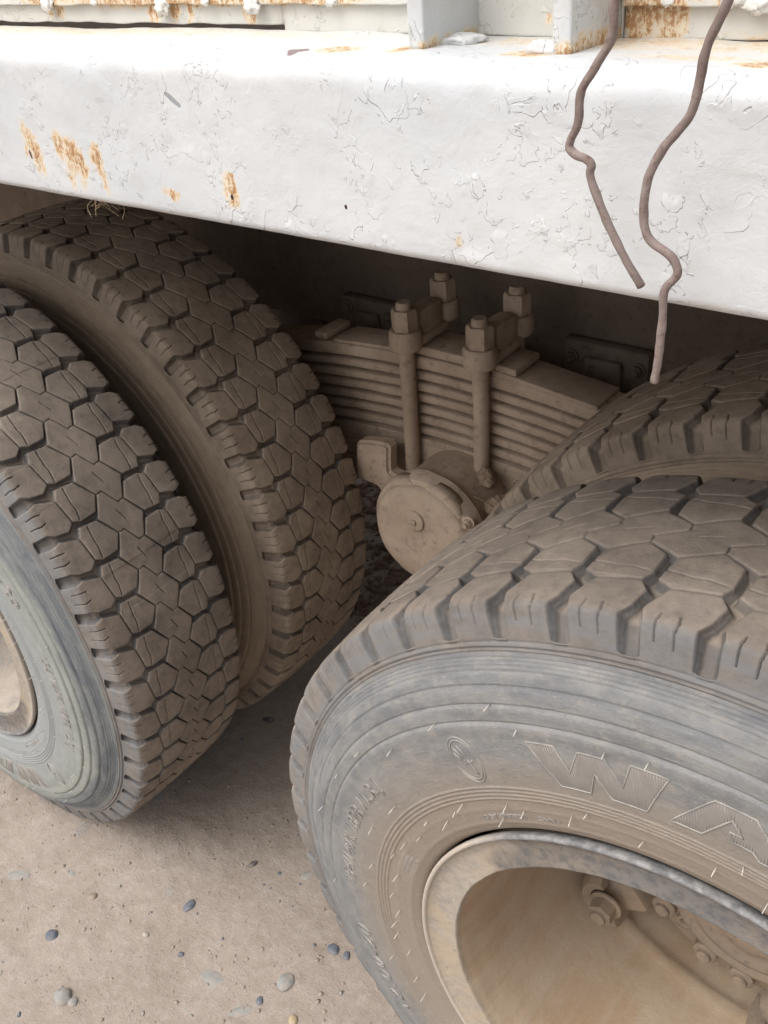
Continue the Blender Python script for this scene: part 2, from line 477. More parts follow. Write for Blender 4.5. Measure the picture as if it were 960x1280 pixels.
M_tread, M_tread_in = mat_tread("dusty_tread_rubber"), mat_tread("brown_dusted_tread_rubber", True)
M_side, M_side_left, M_side_in = mat_sidewall("dusty_sidewall_rubber"), mat_sidewall("pale_dusted_sidewall_rubber", 1), mat_sidewall("brown_dusted_sidewall_rubber", 2)
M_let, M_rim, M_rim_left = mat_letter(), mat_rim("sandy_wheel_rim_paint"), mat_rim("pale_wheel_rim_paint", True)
M_plate = mat_dusty("letter_face_rubber", (0.235, 0.212, 0.195), (0.275, 0.25, 0.23), (0.20, 0.185, 0.175), 2, .0008)
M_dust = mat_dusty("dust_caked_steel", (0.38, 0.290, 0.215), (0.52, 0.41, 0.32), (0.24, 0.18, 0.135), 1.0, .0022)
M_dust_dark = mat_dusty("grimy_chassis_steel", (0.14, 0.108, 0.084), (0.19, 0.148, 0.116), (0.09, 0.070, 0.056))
M_hub = mat_dusty("sand_dusted_hub_iron", (0.35, 0.265, 0.185), (0.27, 0.215, 0.165), (0.15, 0.135, 0.12), 1.6, .001)
M_wire = mat_dusty("rusty_brown_wire", (0.20, 0.150, 0.135), (0.30, 0.245, 0.225), (0.13, 0.075, 0.055), 6, .0010, .7)
M_straw = mat_dusty("dry_straw", (0.24, 0.18, 0.11), (0.34, 0.27, 0.18), (0.3, 0.2, 0.1), 3)
M_hair = mat_dusty("rubber_hair", (0.52, 0.48, 0.43), (0.58, 0.54, 0.49), (0.42, 0.38, 0.34), 3)
M_ground = mat_ground()
M_clod = mat_dusty("dirt_crumb", (0.33, 0.27, 0.22), (0.38, 0.32, 0.27), (0.26, 0.21, 0.17), 3)

# ------------------------------------------------------------------ ground
def ground_height(x, y):
    v = Vector((x, y, 0))
    near = math.exp(-((x + .7) ** 2 + (y - .4) ** 2) / 9)
    h = 0.010 * mnoise.noise(v * 2.1) + 0.004 * mnoise.noise(v * 9)
    h += 0.0016 * mnoise.noise(v * 42) + 0.0007 * mnoise.noise(v * 110)
    return h * near + 0.0135

def axis_ticks(lo, hi, step, far):
    t = list(np.arange(lo, hi + 1e-9, step)); s = step
    a, b = lo, hi
    while b < far:
        s *= 1.35; a -= s; b += s
        t.insert(0, a); t.append(b)
    return np.array(t)
gx = axis_ticks(-2.0, 0.2, 0.0065, 600); gy = axis_ticks(-0.5, 1.6, 0.0065, 600)
GX, GY = np.meshgrid(gx, gy, indexing='ij')
GZ = np.array([ground_height(a, b) for a, b in zip(GX.ravel(), GY.ravel())]).reshape(GX.shape)
V, F = grid_arrays(GX, GY, GZ)
gme = np_mesh("ground", V, F[:, ::1])
gme.materials.append(M_ground)
ground = link(bpy.data.objects.new("ground", gme))
ground['kind'] = 'structure'
ground['label'] = 'packed pale brown dirt ground with small pebbles pressed into it'

# ------------------------------------------------------------------ tyre geometry
PROF = np.array([(0, .5525), (.03, .5523), (.06, .5515), (.085, .5503), (.105, .5485), (.1115, .5470), (.1150, .5445), (.1170, .5405),
                 (.1185, .535), (.1205, .526), (.1225, .516), (.1240, .509), (.1262, .5015)])
def prof_curve():
    # dense resample of the half profile from the crown outwards, by arc length
    pts = [Vector((a, b, 0)) for a, b in PROF]
    d = catmull(pts, 12)
    P = np.array([(q.x, q.y) for q in d])
    s = np.concatenate([[0], np.cumsum(np.hypot(*np.diff(P, axis=0).T))])
    return P, s
PC, PS = prof_curve()
SMAX = PS[-1]

NP = 54; NU = 64; PITCH = 2 * PI * .55 / NP
def C_(l): return [(a * PITCH, b) for a, b in l]
Cb = [(.68, -.0173), (.70, -.007), (.30, .007), (.324, .0165), (-.19, .0347)]
Cb = C_(Cb + [(-a, -b) for a, b in Cb])
Mr = C_([(.577, .0693), (-.023, .0746), (-.25, .067), (-.20, .0378), (.312, .0174), (.65, .0315), (.66, .058)])
Sr = C_([(.592, .0698), (.73, .081), (.665, .1018), (.565, .112), (.54, .25), (-.15, .25), (-.15, .112), (-.198, .1016), (-.034, .0750)])
Ml = [(-a, -b) for a, b in Mr]; Sl = [(-a, -b) for a, b in Sr]

def sd_poly(P, x, y):
    d = np.full(x.shape, 1e9); inside = np.zeros(x.shape, bool)
    n = len(P)
    for i in range(n):
        ax, ay = P[i]; bx, by = P[(i + 1) % n]
        ex, ey = bx - ax, by - ay
        t = np.clip(((x - ax) * ex + (y - ay) * ey) / (ex * ex + ey * ey), 0, 1)
        d = np.minimum(d, (x - ax - t * ex) ** 2 + (y - ay - t * ey) ** 2)
        c = (ay > y) != (by > y)
        with np.errstate(divide='ignore', invalid='ignore'):
            xi = ax + (y - ay) * ex / np.where(ey == 0, 1e-12, ey)
        inside ^= c & (x < xi)
    d = np.sqrt(d)
    return np.where(inside, d, -d)

def sd_seg(P, x, y):
    d = np.full(x.shape, 1e9)
    for (ax, ay), (bx, by) in zip(P[:-1], P[1:]):
        ex, ey = bx - ax, by - ay
        t = np.clip(((x - ax) * ex + (y - ay) * ey) / (ex * ex + ey * ey + 1e-12), 0, 1)
        d = np.minimum(d, np.hypot(x - ax - t * ex, y - ay - t * ey))
    return d

def sstep(a, b, x):
    t = np.clip((x - a) / (b - a), 0, 1); return t * t * (3 - 2 * t)

def tread_mesh():
    # rows: finer over the flat tread
    sv = np.concatenate([np.arange(-SMAX, -.145, .0010), np.arange(-.145, -.122, .0018), np.arange(-.122, .122, .0009), np.arange(.122, .145, .0018), np.arange(.145, SMAX, .0010), [SMAX]])
    uu = np.arange(NU) / NU * PITCH
    U, S = np.meshgrid(uu, sv, indexing='ij')
    W = S
    best = np.full(U.shape, -1e9)
    for poly, kind in ((Cb, 0), (Mr, 1), (Ml, 1), (Sr, 2), (Sl, 2)):
        for k in range(-2, 3):
            d = sd_poly(poly, U - k * PITCH, W) - .00045
            best = np.maximum(best, d)
    dep = .0062 * (1 - sstep(-.0007, .0005, best)) + .0048 * sstep(-.0012, -.0055, best)
    dep = dep + np.where(best > 0, .0005 * np.exp(-np.clip(best, 0, 1) / .0016), .0005)
    # shallow ledge joining M and S blocks inside the wide groove
    sip = np.full(U.shape, 1e9)
    msip = C_([(.60, .0584), (.345, .0556), (.165, .0567), (-.19, .0546)])
    csip = C_([(.15, -.0025), (0, .0012), (-.15, .0043)])
    s1 = C_([(.07, .1035), (.045, .113), (.045, .129)]); s2 = C_([(.30, .1035), (.325, .111), (.30, .119), (.30, .1335)])
    for k in range(-2, 3):
        for seg in (msip, [(-a, -b) for a, b in msip], csip, s1, s2, [(-a, -b) for a, b in s1], [(-a, -b) for a, b in s2]):
            sip = np.minimum(sip, sd_seg(seg, U - k * PITCH, W))
    sd = np.where(best > .0004, .0045 * (1 - sstep(.0001, .0009, sip)), 0)
    dep = dep + sd
    # the grooves run out on the shoulder wall, each closed by a small raised bar
    a = np.abs(S)
    fade = 1 - sstep(.1425, .1470, a)
    bar = sstep(.1452, .1466, a) * sstep(.1494, .1482, a) * sstep(-.0025, -.0042, best) * .0019
    depn = np.clip(dep / .0110, 0, 1) * fade
    dep = dep * fade
    sh = sstep(.1085, .119, a)
    # two thin rings close the tread at each side
    ring = .0020 * sstep(.1508, .1518, a) * sstep(.1548, .1540, a) + .0017 * sstep(.1560, .1567, a) * sstep(.1590, .1582, a) - .0010 * np.exp(-((a - .1500) / .0007) ** 2)
    ring = ring[None] * np.ones_like(dep) + bar if ring.ndim == 1 else ring + bar
    # profile position and normal
    w0 = np.interp(np.abs(sv), PS, PC[:, 0]) * np.sign(sv); r0 = np.interp(np.abs(sv), PS, PC[:, 1])
    ds = .0015
    tw = np.interp(np.abs(sv) + ds, PS, PC[:, 0]) - np.interp(np.abs(sv) - ds, PS, PC[:, 0])
    tr = np.interp(np.abs(sv) + ds, PS, PC[:, 1]) - np.interp(np.abs(sv) - ds, PS, PC[:, 1])
    L = np.hypot(tw, tr); nw, nr = -tr / L * np.sign(sv + 1e-9), tw / L
    NT_ = NU * NP
    th0 = np.arange(NT_) / NT_ * 2 * PI
    dd = np.tile(dep, (NP, 1)); rg = np.tile(ring, (NP, 1))
    # every block a little different in height, worn unevenly
    jit = np.repeat(rng.normal(0, .00035, (NP, 3)), NU, axis=0)
    band = np.digitize(sv, [-.07, .07])
    wear = jit[:, band] * sstep(.004, .0, np.clip(dd, 0, 1))
    low = np.array([mnoise.noise(Vector((math.cos(t) * 3, math.sin(t) * 3, 0))) for t in th0])[:, None] * .0006
    off = -dd + rg + wear + low
    th = -th0[:, None]           # u grows as the angle falls
    th = th * -1                  # (kept: u grows with the angle, as measured)
    r = r0[None] + nr[None] * off
    w = w0[None] + nw[None] * off
    # groove floors follow their own smooth curve, so that they do not fold inside the shoulder
    fs = np.array([0, .09, .1080, .1150, .1220, .1300, .1380, .1450, .1520, SMAX])
    fw_ = np.array([0, .0885, .1020, .1055, .1085, .1115, .1145, .1180, .1225, PC[-1, 0]])
    fr_ = np.array([.540, .5378, .5338, .5295, .5240, .5175, .5115, .5070, .5040, PC[-1, 1]])
    wf = np.interp(np.abs(sv), fs, fw_) * np.sign(sv); rf = np.interp(np.abs(sv), fs, fr_)
    t = np.clip(dd / .0125, 0, 1)
    zone = sstep(.085, .105, np.abs(sv))[None]
    blend_r = (r0[None] + nr[None] * (rg + wear + low)) * (1 - t) + rf[None] * t
    blend_w = (w0[None] + nw[None] * (rg + wear + low)) * (1 - t) + wf[None] * t
    r = r * (1 - zone) + blend_r * zone; w = w * (1 - zone) + blend_w * zone
    X = r * np.cos(th); Z = r * np.sin(th); Y = w
    V, F = grid_arrays(X, Y, Z, wrap_u=True)
    me = np_mesh("tread", V, F[:, ::-1], True, {'depth': np.tile(depn, (NP, 1)), 'shoulder': np.tile(sh, (NP, 1))})
    me.materials.append(M_tread)
    return me
TREAD = tread_mesh()

# sidewall half profile from the ring to the bead: (w, r)
SW = [(.1250, .506), (.1285, .498), (.1375, .485), (.1440, .470), (.1490, .452), (.1520, .435), (.1535, .415), (.1532, .395),
      (.1520, .375), (.1505, .355), (.1485, .338), (.1455, .325), (.1415, .3165), (.135, .3120), (.126, .309)]
SWd = catmull([Vector((a, b, 0)) for a, b in SW], 8)
SWr = np.array([q.y for q in SWd])[::-1]; SWw = np.array([q.x for q in SWd])[::-1]
def side_w(r):
    return float(np.interp(r, SWr, SWw))

def sidewall_mesh():
    rs = np.concatenate([np.arange(.5035, .352, -.0009), np.arange(.352, .309, -.0022), [.309]])
    w = np.interp(rs, SWr, SWw)
    h = np.zeros_like(rs)
    def bump_(c, wd, a): return a * np.exp(-((rs - c) / wd) ** 2)
    for c in (.4985, .4955, .4925, .4890): h += bump_(c, .0008, -.0012)
    for c, a in ((.476, .0016), (.460, .0016), (.444, .0018)):     # terraces
        h += a * sstep(c + .0016, c - .0012, rs) * sstep(c - .0165, c - .002, rs) + bump_(c + .0016, .0009, -.0014)
    for c in (.373, .3685, .364, .3595): h += bump_(c, .0010, .0013)
    h += bump_(.346, .0016, .0006) + bump_(.328, .002, .001)
    n = 540
    th = np.arange(n) / n * 2 * PI
    lump = np.array([mnoise.noise(Vector((math.cos(t) * 2.2, math.sin(t) * 2.2, 4))) for t in th])
    Vs, Fs, off = [], [], 0
    for sgn in (-1, 1):
        Rr = np.repeat(rs[None], n, 0); Wr = (w + h)[None] + lump[:, None] * .0008
        X = Rr * np.cos(th)[:, None]; Z = Rr * np.sin(th)[:, None]; Y = sgn * Wr
        V, F = grid_arrays(X, Y, Z, wrap_u=True)
        Vs.append(V); Fs.append((F if sgn > 0 else F[:, ::-1]) + off); off += len(V)
    me = np_mesh("sidewall", np.concatenate(Vs), np.concatenate(Fs), True)
    me.materials.append(M_side)
    return me
SIDE = sidewall_mesh()

def on_side(th, r, off=0.0):
    return Vector((r * math.cos(th), -(side_w(r) + off), r * math.sin(th)))

class Acc:
    def __init__(s): s.V = []; s.F = []
    def add(s, V, F):
        o = len(s.V); s.V += [tuple(v) for v in V]; s.F += [tuple(i + o for i in f) for f in F]
    def mesh(s, name, mat, smooth=True):
        me = bpy.data.meshes.new(name); me.from_pydata(s.V, [], s.F); me.update()
        me.polygons.foreach_set("use_smooth", np.full(len(me.polygons), smooth)); me.materials.append(mat); return me

def text_curves(body, size, spacing=1.0):
    cu = bpy.data.curves.new("text", 'FONT'); cu.body = body; cu.size = size; cu.space_character = spacing
    cu.fill_mode = 'NONE'; cu.resolution_u = 3
    o = bpy.data.objects.new("text", cu); scene.collection.objects.link(o)
    dg = bpy.context.evaluated_depsgraph_get()
    me = bpy.data.meshes.new_from_object(o.evaluated_get(dg))
    V = [v.co.copy() for v in me.vertices]; E = [tuple(e.vertices) for e in me.edges]
    bpy.data.objects.remove(o); bpy.data.meshes.remove(me)
    return V, E

def loops_of(V, E):
    nb = {}
    for a, b in E: nb.setdefault(a, []).append(b); nb.setdefault(b, []).append(a)
    seen, out = set(), []
    for s0 in nb:
        if s0 in seen: continue
        lp = [s0]; seen.add(s0); cur = s0
        while True:
            nx = [k for k in nb[cur] if k not in seen]
            if not nx: break
            cur = nx[0]; seen.add(cur); lp.append(cur)
        out.append([V[i] for i in lp])
    return out

def raised_text(acc, body, th_start, r_base, size, spacing=1.0, rad=.00055, height=.0004, sx=1.0):
    V, E = text_curves(body, size, spacing)
    for lp in loops_of(V, E):
        pts = []
        for q in lp:
            r = r_base + q.y
            pts.append(on_side(math.radians(th_start) - q.x * sx / (r_base + size * .35), r, height))
        if len(pts) > 3:
            acc.add(*tube_arrays(pts, rad, 5, closed=True))

def polar_line(acc, pts, rad=.0006, closed=False, height=.0004, step=.006):
    """pts: (theta degrees, r)"""
    out = []
    n = len(pts)
    for i in range(n if closed else n - 1):
        a, b = pts[i], pts[(i + 1) % n]
        L = math.hypot(math.radians(a[0] - b[0]) * .41, a[1] - b[1]); k = max(1, int(L / step))
        for j in range(k):
            t = j / k; out.append(on_side(math.radians(a[0] + (b[0] - a[0]) * t), a[1] + (b[1] - a[1]) * t, height))
    if not closed: out.append(on_side(math.radians(pts[-1][0]), pts[-1][1], height))
    acc.add(*tube_arrays(out, rad, 5, closed=closed))

def in_poly(P, x, y):
    c = False
    for i in range(len(P)):
        (ax, ay), (bx, by) = P[i], P[i - 1]
        if (ay > y) != (by > y) and x < (bx - ax) * (y - ay) / (by - ay) + ax: c = not c
    return c

Wp = [(0, .4295), (.027, .4295), (.036, .404), (.049, .4285), (.072, .4285), (.085, .404), (.094, .4305), (.124, .4305),
      (.104, .3855), (.072, .3855), (.0605, .410), (.0515, .3855), (.021, .3855)]
Ap = [(0, .3865), (.033, .4285), (.062, .4285), (.098, .3865), (.072, .3865), (.066, .3935), (.050, .3935), (.047, .4035), (.057, .4035), (.047, .4165), (.026, .3865)]
def big_letter(P, th0):
    """outlined, finely hatched raised letter; local x in metres along the arc, y = r"""
    A = Acc()
    conv = lambda x, y: (th0 - math.degrees(x / .406), y)
    polar_line(A, [conv(x, y) for x, y in P], .00085, True, .0003)
    x = min(q[0] for q in P) + .0014
    while x < max(q[0] for q in P):
        run = None; y = .384
        while y < .436:
            xx = x + (y - .407) * -.12
            i = in_poly(P, xx, y)
            if i and run is None: run = (xx, y)
            if (not i or y + .0007 >= .436) and run is not None:
                if y - run[1] > .003:
                    polar_line(A, [conv(*run), conv(xx, y)], .00038, False, .0002, .02)
                run = None
            y += .0007
        x += .0024
    # the low plateau the hatching stands on
    g = .0011; plate = []
    for i in range(int(.13 / g)):
        for k in range(int(.05 / g)):
            x, y = i * g, .384 + k * g
            if in_poly(P, x + g / 2, y + g / 2):
                plate.append(len(A.F)); A.add([on_side(math.radians(conv(a, b)[0]), b, .00022) for a, b in ((x, y), (x, y + g), (x + g, y + g), (x + g, y))], [(3, 2, 1, 0)])
    me = A.mesh("raised_letter", M_let)
    me.materials.append(M_plate)
    for i in plate: me.polygons[i].material_index = 1
    return me
LET_W, LET_A = big_letter(Wp, 114.4), big_letter(Ap, 96.8)

def badge_mesh():
    A = Acc()
    for s_ in (1.0, .86):
        polar_line(A, [(126.0 + rot_x, r_) for rot_x, r_ in
                   [(-math.degrees(.0178 * s_ * math.cos(t) / .406), .406 + .0260 * s_ * math.sin(t)) for t in np.linspace(0, 2 * PI, 36, endpoint=False)]],
                   .0006, True)
    for (x0, y0, x1, y1) in ((-.010, .009, -.005, .0), (-.007, .014, -.002, .003), (-.002, .017, .004, .005), (-.003, -.004, .008, -.001), (.002, .001, .005, -.017)):
        polar_line(A, [(126.0 - math.degrees(x0 / .406), .406 + y0), (126.0 - math.degrees(x1 / .406), .406 + y1)], .0006, False)
    return A.mesh("oval_badge", M_let)
BADGE = badge_mesh()

def small_text_mesh():
    A = Acc()
    for rot in (0, 180):
        raised_text(A, "154/149K 18PR / L.R.J", 181.0 + rot, .4075, .0240, 1.04, .00062, .0005, 1.05)
        raised_text(A, "12.00-20", 214.0 + rot, .4075, .0280, 1.2, .0009, .0005, 1.32)
        raised_text(A, "DOT 0202200", 131.5 + rot, .3335, .0085, 1.15, .00042, .0003)
        raised_text(A, "CHINA", 119.5 + rot, .3335, .0075, 1.1, .00030, .0002)
        for k in range(4):
            raised_text(A, "MAX LOAD SINGLE", 167 + rot, .3465 - k * .0052, .0042, 1.1, .00022, .0001)
    return A.mesh("raised_markings", M_let)
SMALL = small_text_mesh()

def hairs_mesh():
    A = Acc()
    pos = []
    # rows of vent hairs on the sidewall: (theta, r)
    for th, r in ((124, .352), (133.5, .357), (137, .350), (141, .343), (146, .352), (152, .344), (157, .352), (163, .357), (121, .346), (127, .334),
                  (150, .385), (160, .392), (176, .350), (181, .343), (186, .352), (169, .346), (171, .381), (178, .389), (-171, .352),
                  (-166, .344), (-158, .350), (112, .350), (109, .357), (101, .344), (104, .436), (99, .441), (91, .352), (88, .372), (84, .345),
                  (128, .447), (147, .452), (118, .462), (139, .436), (115, .441), (156, .456), (167, .462), (-176, .447), (-162, .379), (-153, .352)):
        pos.append((th, r))
    for k in range(70):
        pos.append((rng.uniform(-150, 80), rng.choice([.344, .352, .36, .388, .44, .45])))
    for th, r in pos:
        b = on_side(math.radians(th), r, -.0005)
        L = rng.uniform(.007, .0130)
        d = Vector((rng.normal(0, .12), -1, rng.normal(0, .12) - .05)).normalized()
        A.add(*tube_arrays([b, b + d * L * .5, b + d * L + Vector((0, 0, -.0006))], .00058, 4))
    return A.mesh("vent_hair", M_hair)
HAIR = hairs_mesh()

def rim_mesh():
    bm = bmesh.new()
    pr = [(-.122, .302), (-.132, .3055), (-.139, .3105), (-.1450, .3125), (-.1478, .3120), (-.1488, .3103), (-.1486, .3085), (-.1472, .3070), (-.1450, .3055),
          (-.1424, .2990), (-.1418, .2930), (-.1416, .2860), (-.1418, .2790), (-.1422, .2735), (-.1424, .2705), (-.1420, .2692), (-.1400, .2682), (-.1340, .2672),
          (-.125, .2652), (-.10, .2612), (-.06, .2600), (.0, .2590), (.05, .2580), (.085, .2565), (.10, .2530), (.110, .2520), (.120, .2545), (.132, .2545), (.150, .2520), (.195, .2500)]
    pts = catmull([Vector((a, b, 0)) for a, b in pr], 3)
    prof = [(q.x, q.y) for q in pts]
    # outside of the barrel, so that the rim has thickness
    rings = add_lathe(bm, prof + [(.195, .262), (.13, .268), (.0, .270), (-.10, .272), (-.118, .29), (-.122, .302)], 'Y', 180)
    for v in bm.verts:
        a = math.atan2(v.co.z, v.co.x); rr = math.hypot(v.co.x, v.co.z)
        n = mnoise.noise(Vector((v.co.x * 25, v.co.y * 25, v.co.z * 25)))
        n2 = mnoise.noise(Vector((v.co.x * 80, v.co.y * 80, v.co.z * 80)))
        if rr < .296:
            k = .0009 * n + .0006 * n2
            if v.co.y > -.12: k += .0028 * mnoise.noise(Vector((v.co.x * 7, v.co.y * 5, v.co.z * 7)))
            v.co.x += math.cos(a) * k; v.co.z += math.sin(a) * k
    bmesh.ops.remove_doubles(bm, verts=bm.verts[:], dist=1e-6)
    bmesh.ops.recalc_face_normals(bm, faces=bm.faces[:])
    me = bpy.data.meshes.new("rim"); bm.to_mesh(me); bm.free()
    me.polygons.foreach_set("use_smooth", np.ones(len(me.polygons), bool)); me.materials.append(M_rim)
    return me
RIM = rim_mesh()

def hub_mesh():
    """axle end: flanged hub with a domed plate in the middle; local y 0 = tyre centre plane"""
    bm = bmesh.new()
    prof = [(.30, .150), (.12, .165), (.085, .166), (.072, .163), (.066, .155), (.064, .120), (.062, .108), (.052, .103), (.040, .100),
            (.033, .094), (.031, .086), (.034, .080), (.034, .074), (.028, .070), (.026, .062), (.028, .054), (.030, .045), (.024, .038), (.021, .028), (.022, .015), (.022, .0005)]
    add_lathe(bm, prof, 'Y', 72)
    for v in bm.verts:
        v.co += v.co.normalized() * .0016 * mnoise.noise(v.co * 45)
    return bm

def bolt_bm(bm, c, rad, length, hexa=True, axis='Y', rot=0.0, stud=True, inner=1.0):
    """hexagonal (or round) nut standing from c towards -Y (or +Z) with its stud end"""
    sg = -1 if axis == 'Y' else 1
    seg = 6 if hexa else 20
    pr = [(0, rad * 1.35), (sg * .003, rad * 1.35), (sg * .0035, rad), (sg * (length - .003), rad), (sg * length, rad * .86)]
    add_lathe(bm, [(0, rad * 1.3), (sg * .0028, rad * 1.3), (sg * .0034, rad * 1.22), (sg * .0034, rad * .9)], axis, 20, c)
    add_lathe(bm, [(sg * .003, rad), (sg * (length - .0025), rad), (sg * length, rad * .84), (sg * length, rad * .55)], axis, seg, c, rot)
    add_lathe(bm, [(sg * (length - .001), rad * .60), (sg * (length + .004), rad * .60), (sg * (length + .0055), rad * .5), (sg * (length + .0055), .0003)], axis, 14, c)

# ------------------------------------------------------------------ the truck
truck = empty("dump_truck")
truck['label'] = 'dusty heavy truck with rust-stained white side rail above four worn tyres'
truck['category'] = 'truck'

TH_C = 28.55
def make_wheel(x, y, rot_deg, outer):
    w = empty("wheel", (x, y, R), truck)
    w.rotation_euler = (0, -math.radians(rot_deg), 0)   # a turn about Y carries +X towards +Z when negative
    for nm, me, ma in (("tread", TREAD, M_tread if outer else M_tread_in), ("sidewall", SIDE, M_side_in if not outer else (M_side if x == 0 else M_side_left))):
        o = link(bpy.data.objects.new(nm, me), w)
        o.material_slots[0].link = 'OBJECT'; o.material_slots[0].material = ma
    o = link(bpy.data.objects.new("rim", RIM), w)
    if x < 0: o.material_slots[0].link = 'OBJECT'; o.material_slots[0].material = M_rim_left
    if outer:
        for me in (LET_W, LET_A):
            for q in (0, PI):
                o = link(bpy.data.objects.new("raised_letter", me), w); o.rotation_euler = (0, q, 0)
        link(bpy.data.objects.new("oval_badge", BADGE), w)['kind'] = 'stuff'
        link(bpy.data.objects.new("raised_markings", SMALL), w)['kind'] = 'stuff'
        h = link(bpy.data.objects.new("vent_hair", HAIR), w)
        h['kind'] = 'stuff'
    return w
# the tread pattern's block centre sits at angle 0 of the tread mesh; the tyres are turned to the photo's phase
def phase(meas, letters=0.0):
    """turn = letters offset snapped so that a block centre lands on meas"""
    p = 360.0 / NP
    k = round((letters - meas) / p)
    return meas + k * p
# right-hand wheels: lettering offset 0
wr = make_wheel(0, YO, phase(106.1, 0), True)
wri = make_wheel(0, YI, phase(103.0, 40), False)
wl = make_wheel(-DX, YO, phase(28.55, -174), True)
wli = make_wheel(-DX, YI, phase(30.5, 77), False)

def dress_wheel(w, rot_deg, x):
    """hub, bolts, clamp and spoke of the outer wheel; children of the wheel, turned back so that they stand as in the photo"""
    inv = math.radians(rot_deg)
    bm = hub_mesh()
    hub = bm_obj("hub", bm, M_hub, w, True)
    hub.rotation_euler = (0, inv, 0); hub.location = (0, .026, 0)
    me = None
    for a in (-145, -112, -91, -69, -45, -22, 0, 25, 50, 75, 100, 125, 150, 172):
        if me is None:
            bm = bmesh.new(); bolt_bm(bm, (0, 0, 0), .0152, .024, False)
            bmesh.ops.recalc_face_normals(bm, faces=bm.faces[:])
            for f in bm.faces: f.smooth = True
            for e in bm.edges:
                if len(e.link_faces) == 2 and e.calc_face_angle(0) > .5: e.smooth = False
            for v in bm.verts: v.co += v.co.normalized() * .0007 * mnoise.noise(v.co * 120)
            me = bpy.data.meshes.new("hub_bolt"); bm.to_mesh(me); bm.free(); me.materials.append(M_hub)
        o = bpy.data.objects.new("hub_bolt", me); link(o, w)
        t = math.radians(a + rot_deg * 0)
        # position in the un-turned frame, then turned back
        p = Vector((.130 * math.cos(t), .096, .130 * math.sin(t)))
        Rm = Matrix.Rotation(inv, 3, 'Y')
        o.location = Rm @ p
        o.rotation_euler = (0, inv, 0)
    bm = bmesh.new()
    add_lathe(bm, [(.010, .0005), (.010, .0062), (-.002, .0066), (-.0035, .0080), (-.003, .0102), (.0, .0115)], 'Y', 24)
    hole = bm_obj("puller_hole", bm, M_hub, w, auto=.8)
    t = math.radians(-129)
    hole.location = Matrix.Rotation(inv, 3, 'Y') @ Vector((.1285 * math.cos(t), .089, .1285 * math.sin(t)))
    hole.rotation_euler = (0, inv, 0)
    # clamps: curved hood over a wedge with a nut
    for a in (-146, -74, -2, 70, 142):
        bm = bmesh.new()
        # hood, swept arc in local frame: x radial outward, z tangential
        P0 = []
        for i in range(13):
            t = i / 12
            ang = -1.9 + 3.3 * t
            P0.append(Vector((.026 * math.cos(ang), 0, .026 * math.sin(ang))))
        V, F = [], []
        n = len(P0)
        for i, q in enumerate(P0):
            d = q.normalized()
            for (k, yy) in ((1.22, .030), (1.30, .012), (1.22, -.006), (1.05, -.012), (.72, -.010), (.66, .0), (.66, .03)):
                V.append(q * k + Vector((0, yy, 0)))
        m = 7
        for i in range(n - 1):
            for k in range(m):
                F.append((i * m + k, i * m + (k + 1) % m, (i + 1) * m + (k + 1) % m, (i + 1) * m + k))
        F.append(tuple(range(m))); F.append(tuple((n - 1) * m + k for k in range(m))[::-1])
        vs = [bm.verts.new(v) for v in V]
        for f in F: bm.faces.new([vs[i] for i in f])
        # wedge body under the hood
        add_box(bm, -.030, .024, .005, .060, -.022, .022, .006)
        Rm = Matrix.Rotation(inv, 4, 'Y') @ Matrix.Rotation(-math.radians(a), 4, 'Y')
        cl = bm_obj("rim_clamp", bm, M_hub, w, auto=.6)
        cl.matrix_local = Rm @ Matrix.Translation((.212, .078, 0)) @ Matrix.Diagonal((1.3, 1.2, 1.35, 1))
        bm = bmesh.new(); bolt_bm(bm, (0, 0, 0), .0170, .022, True)
        nt = bm_obj("clamp_nut", bm, M_hub, w, auto=.5)
        nt.matrix_local = Rm @ Matrix.Translation((.214, .066, 0))
        bm = bmesh.new()
        add_box(bm, .130, .232, .105, .17, -.034, .034, .012)
        for v in bm.verts:
            if v.co.x > .2: v.co.z *= .7
        spk = bm_obj("spoke", bm, M_hub, w, auto=.6)
        spk.matrix_local = Rm @ Matrix.Translation((0, 0.012, 0))
dress_wheel(wr, phase(106.1, 0), 0)
dress_wheel(wl, phase(28.55, -174), -DX)

# brake drums, axles
for ax in (0, -DX):
    bm = bmesh.new()
    add_lathe(bm, [(.33, .001), (.33, .205), (.345, .215), (.55, .218), (.60, .222), (.62, .215), (.62, .09), (.64, .075), (1.0, .075), (1.05, .16), (1.2, .20), (1.35, .16), (1.4, .075), (2.2, .075)], 'Y', 48)
    d = bm_obj("axle", bm, M_dust_dark, truck, auto=.6); d.location = (ax, 0, R)

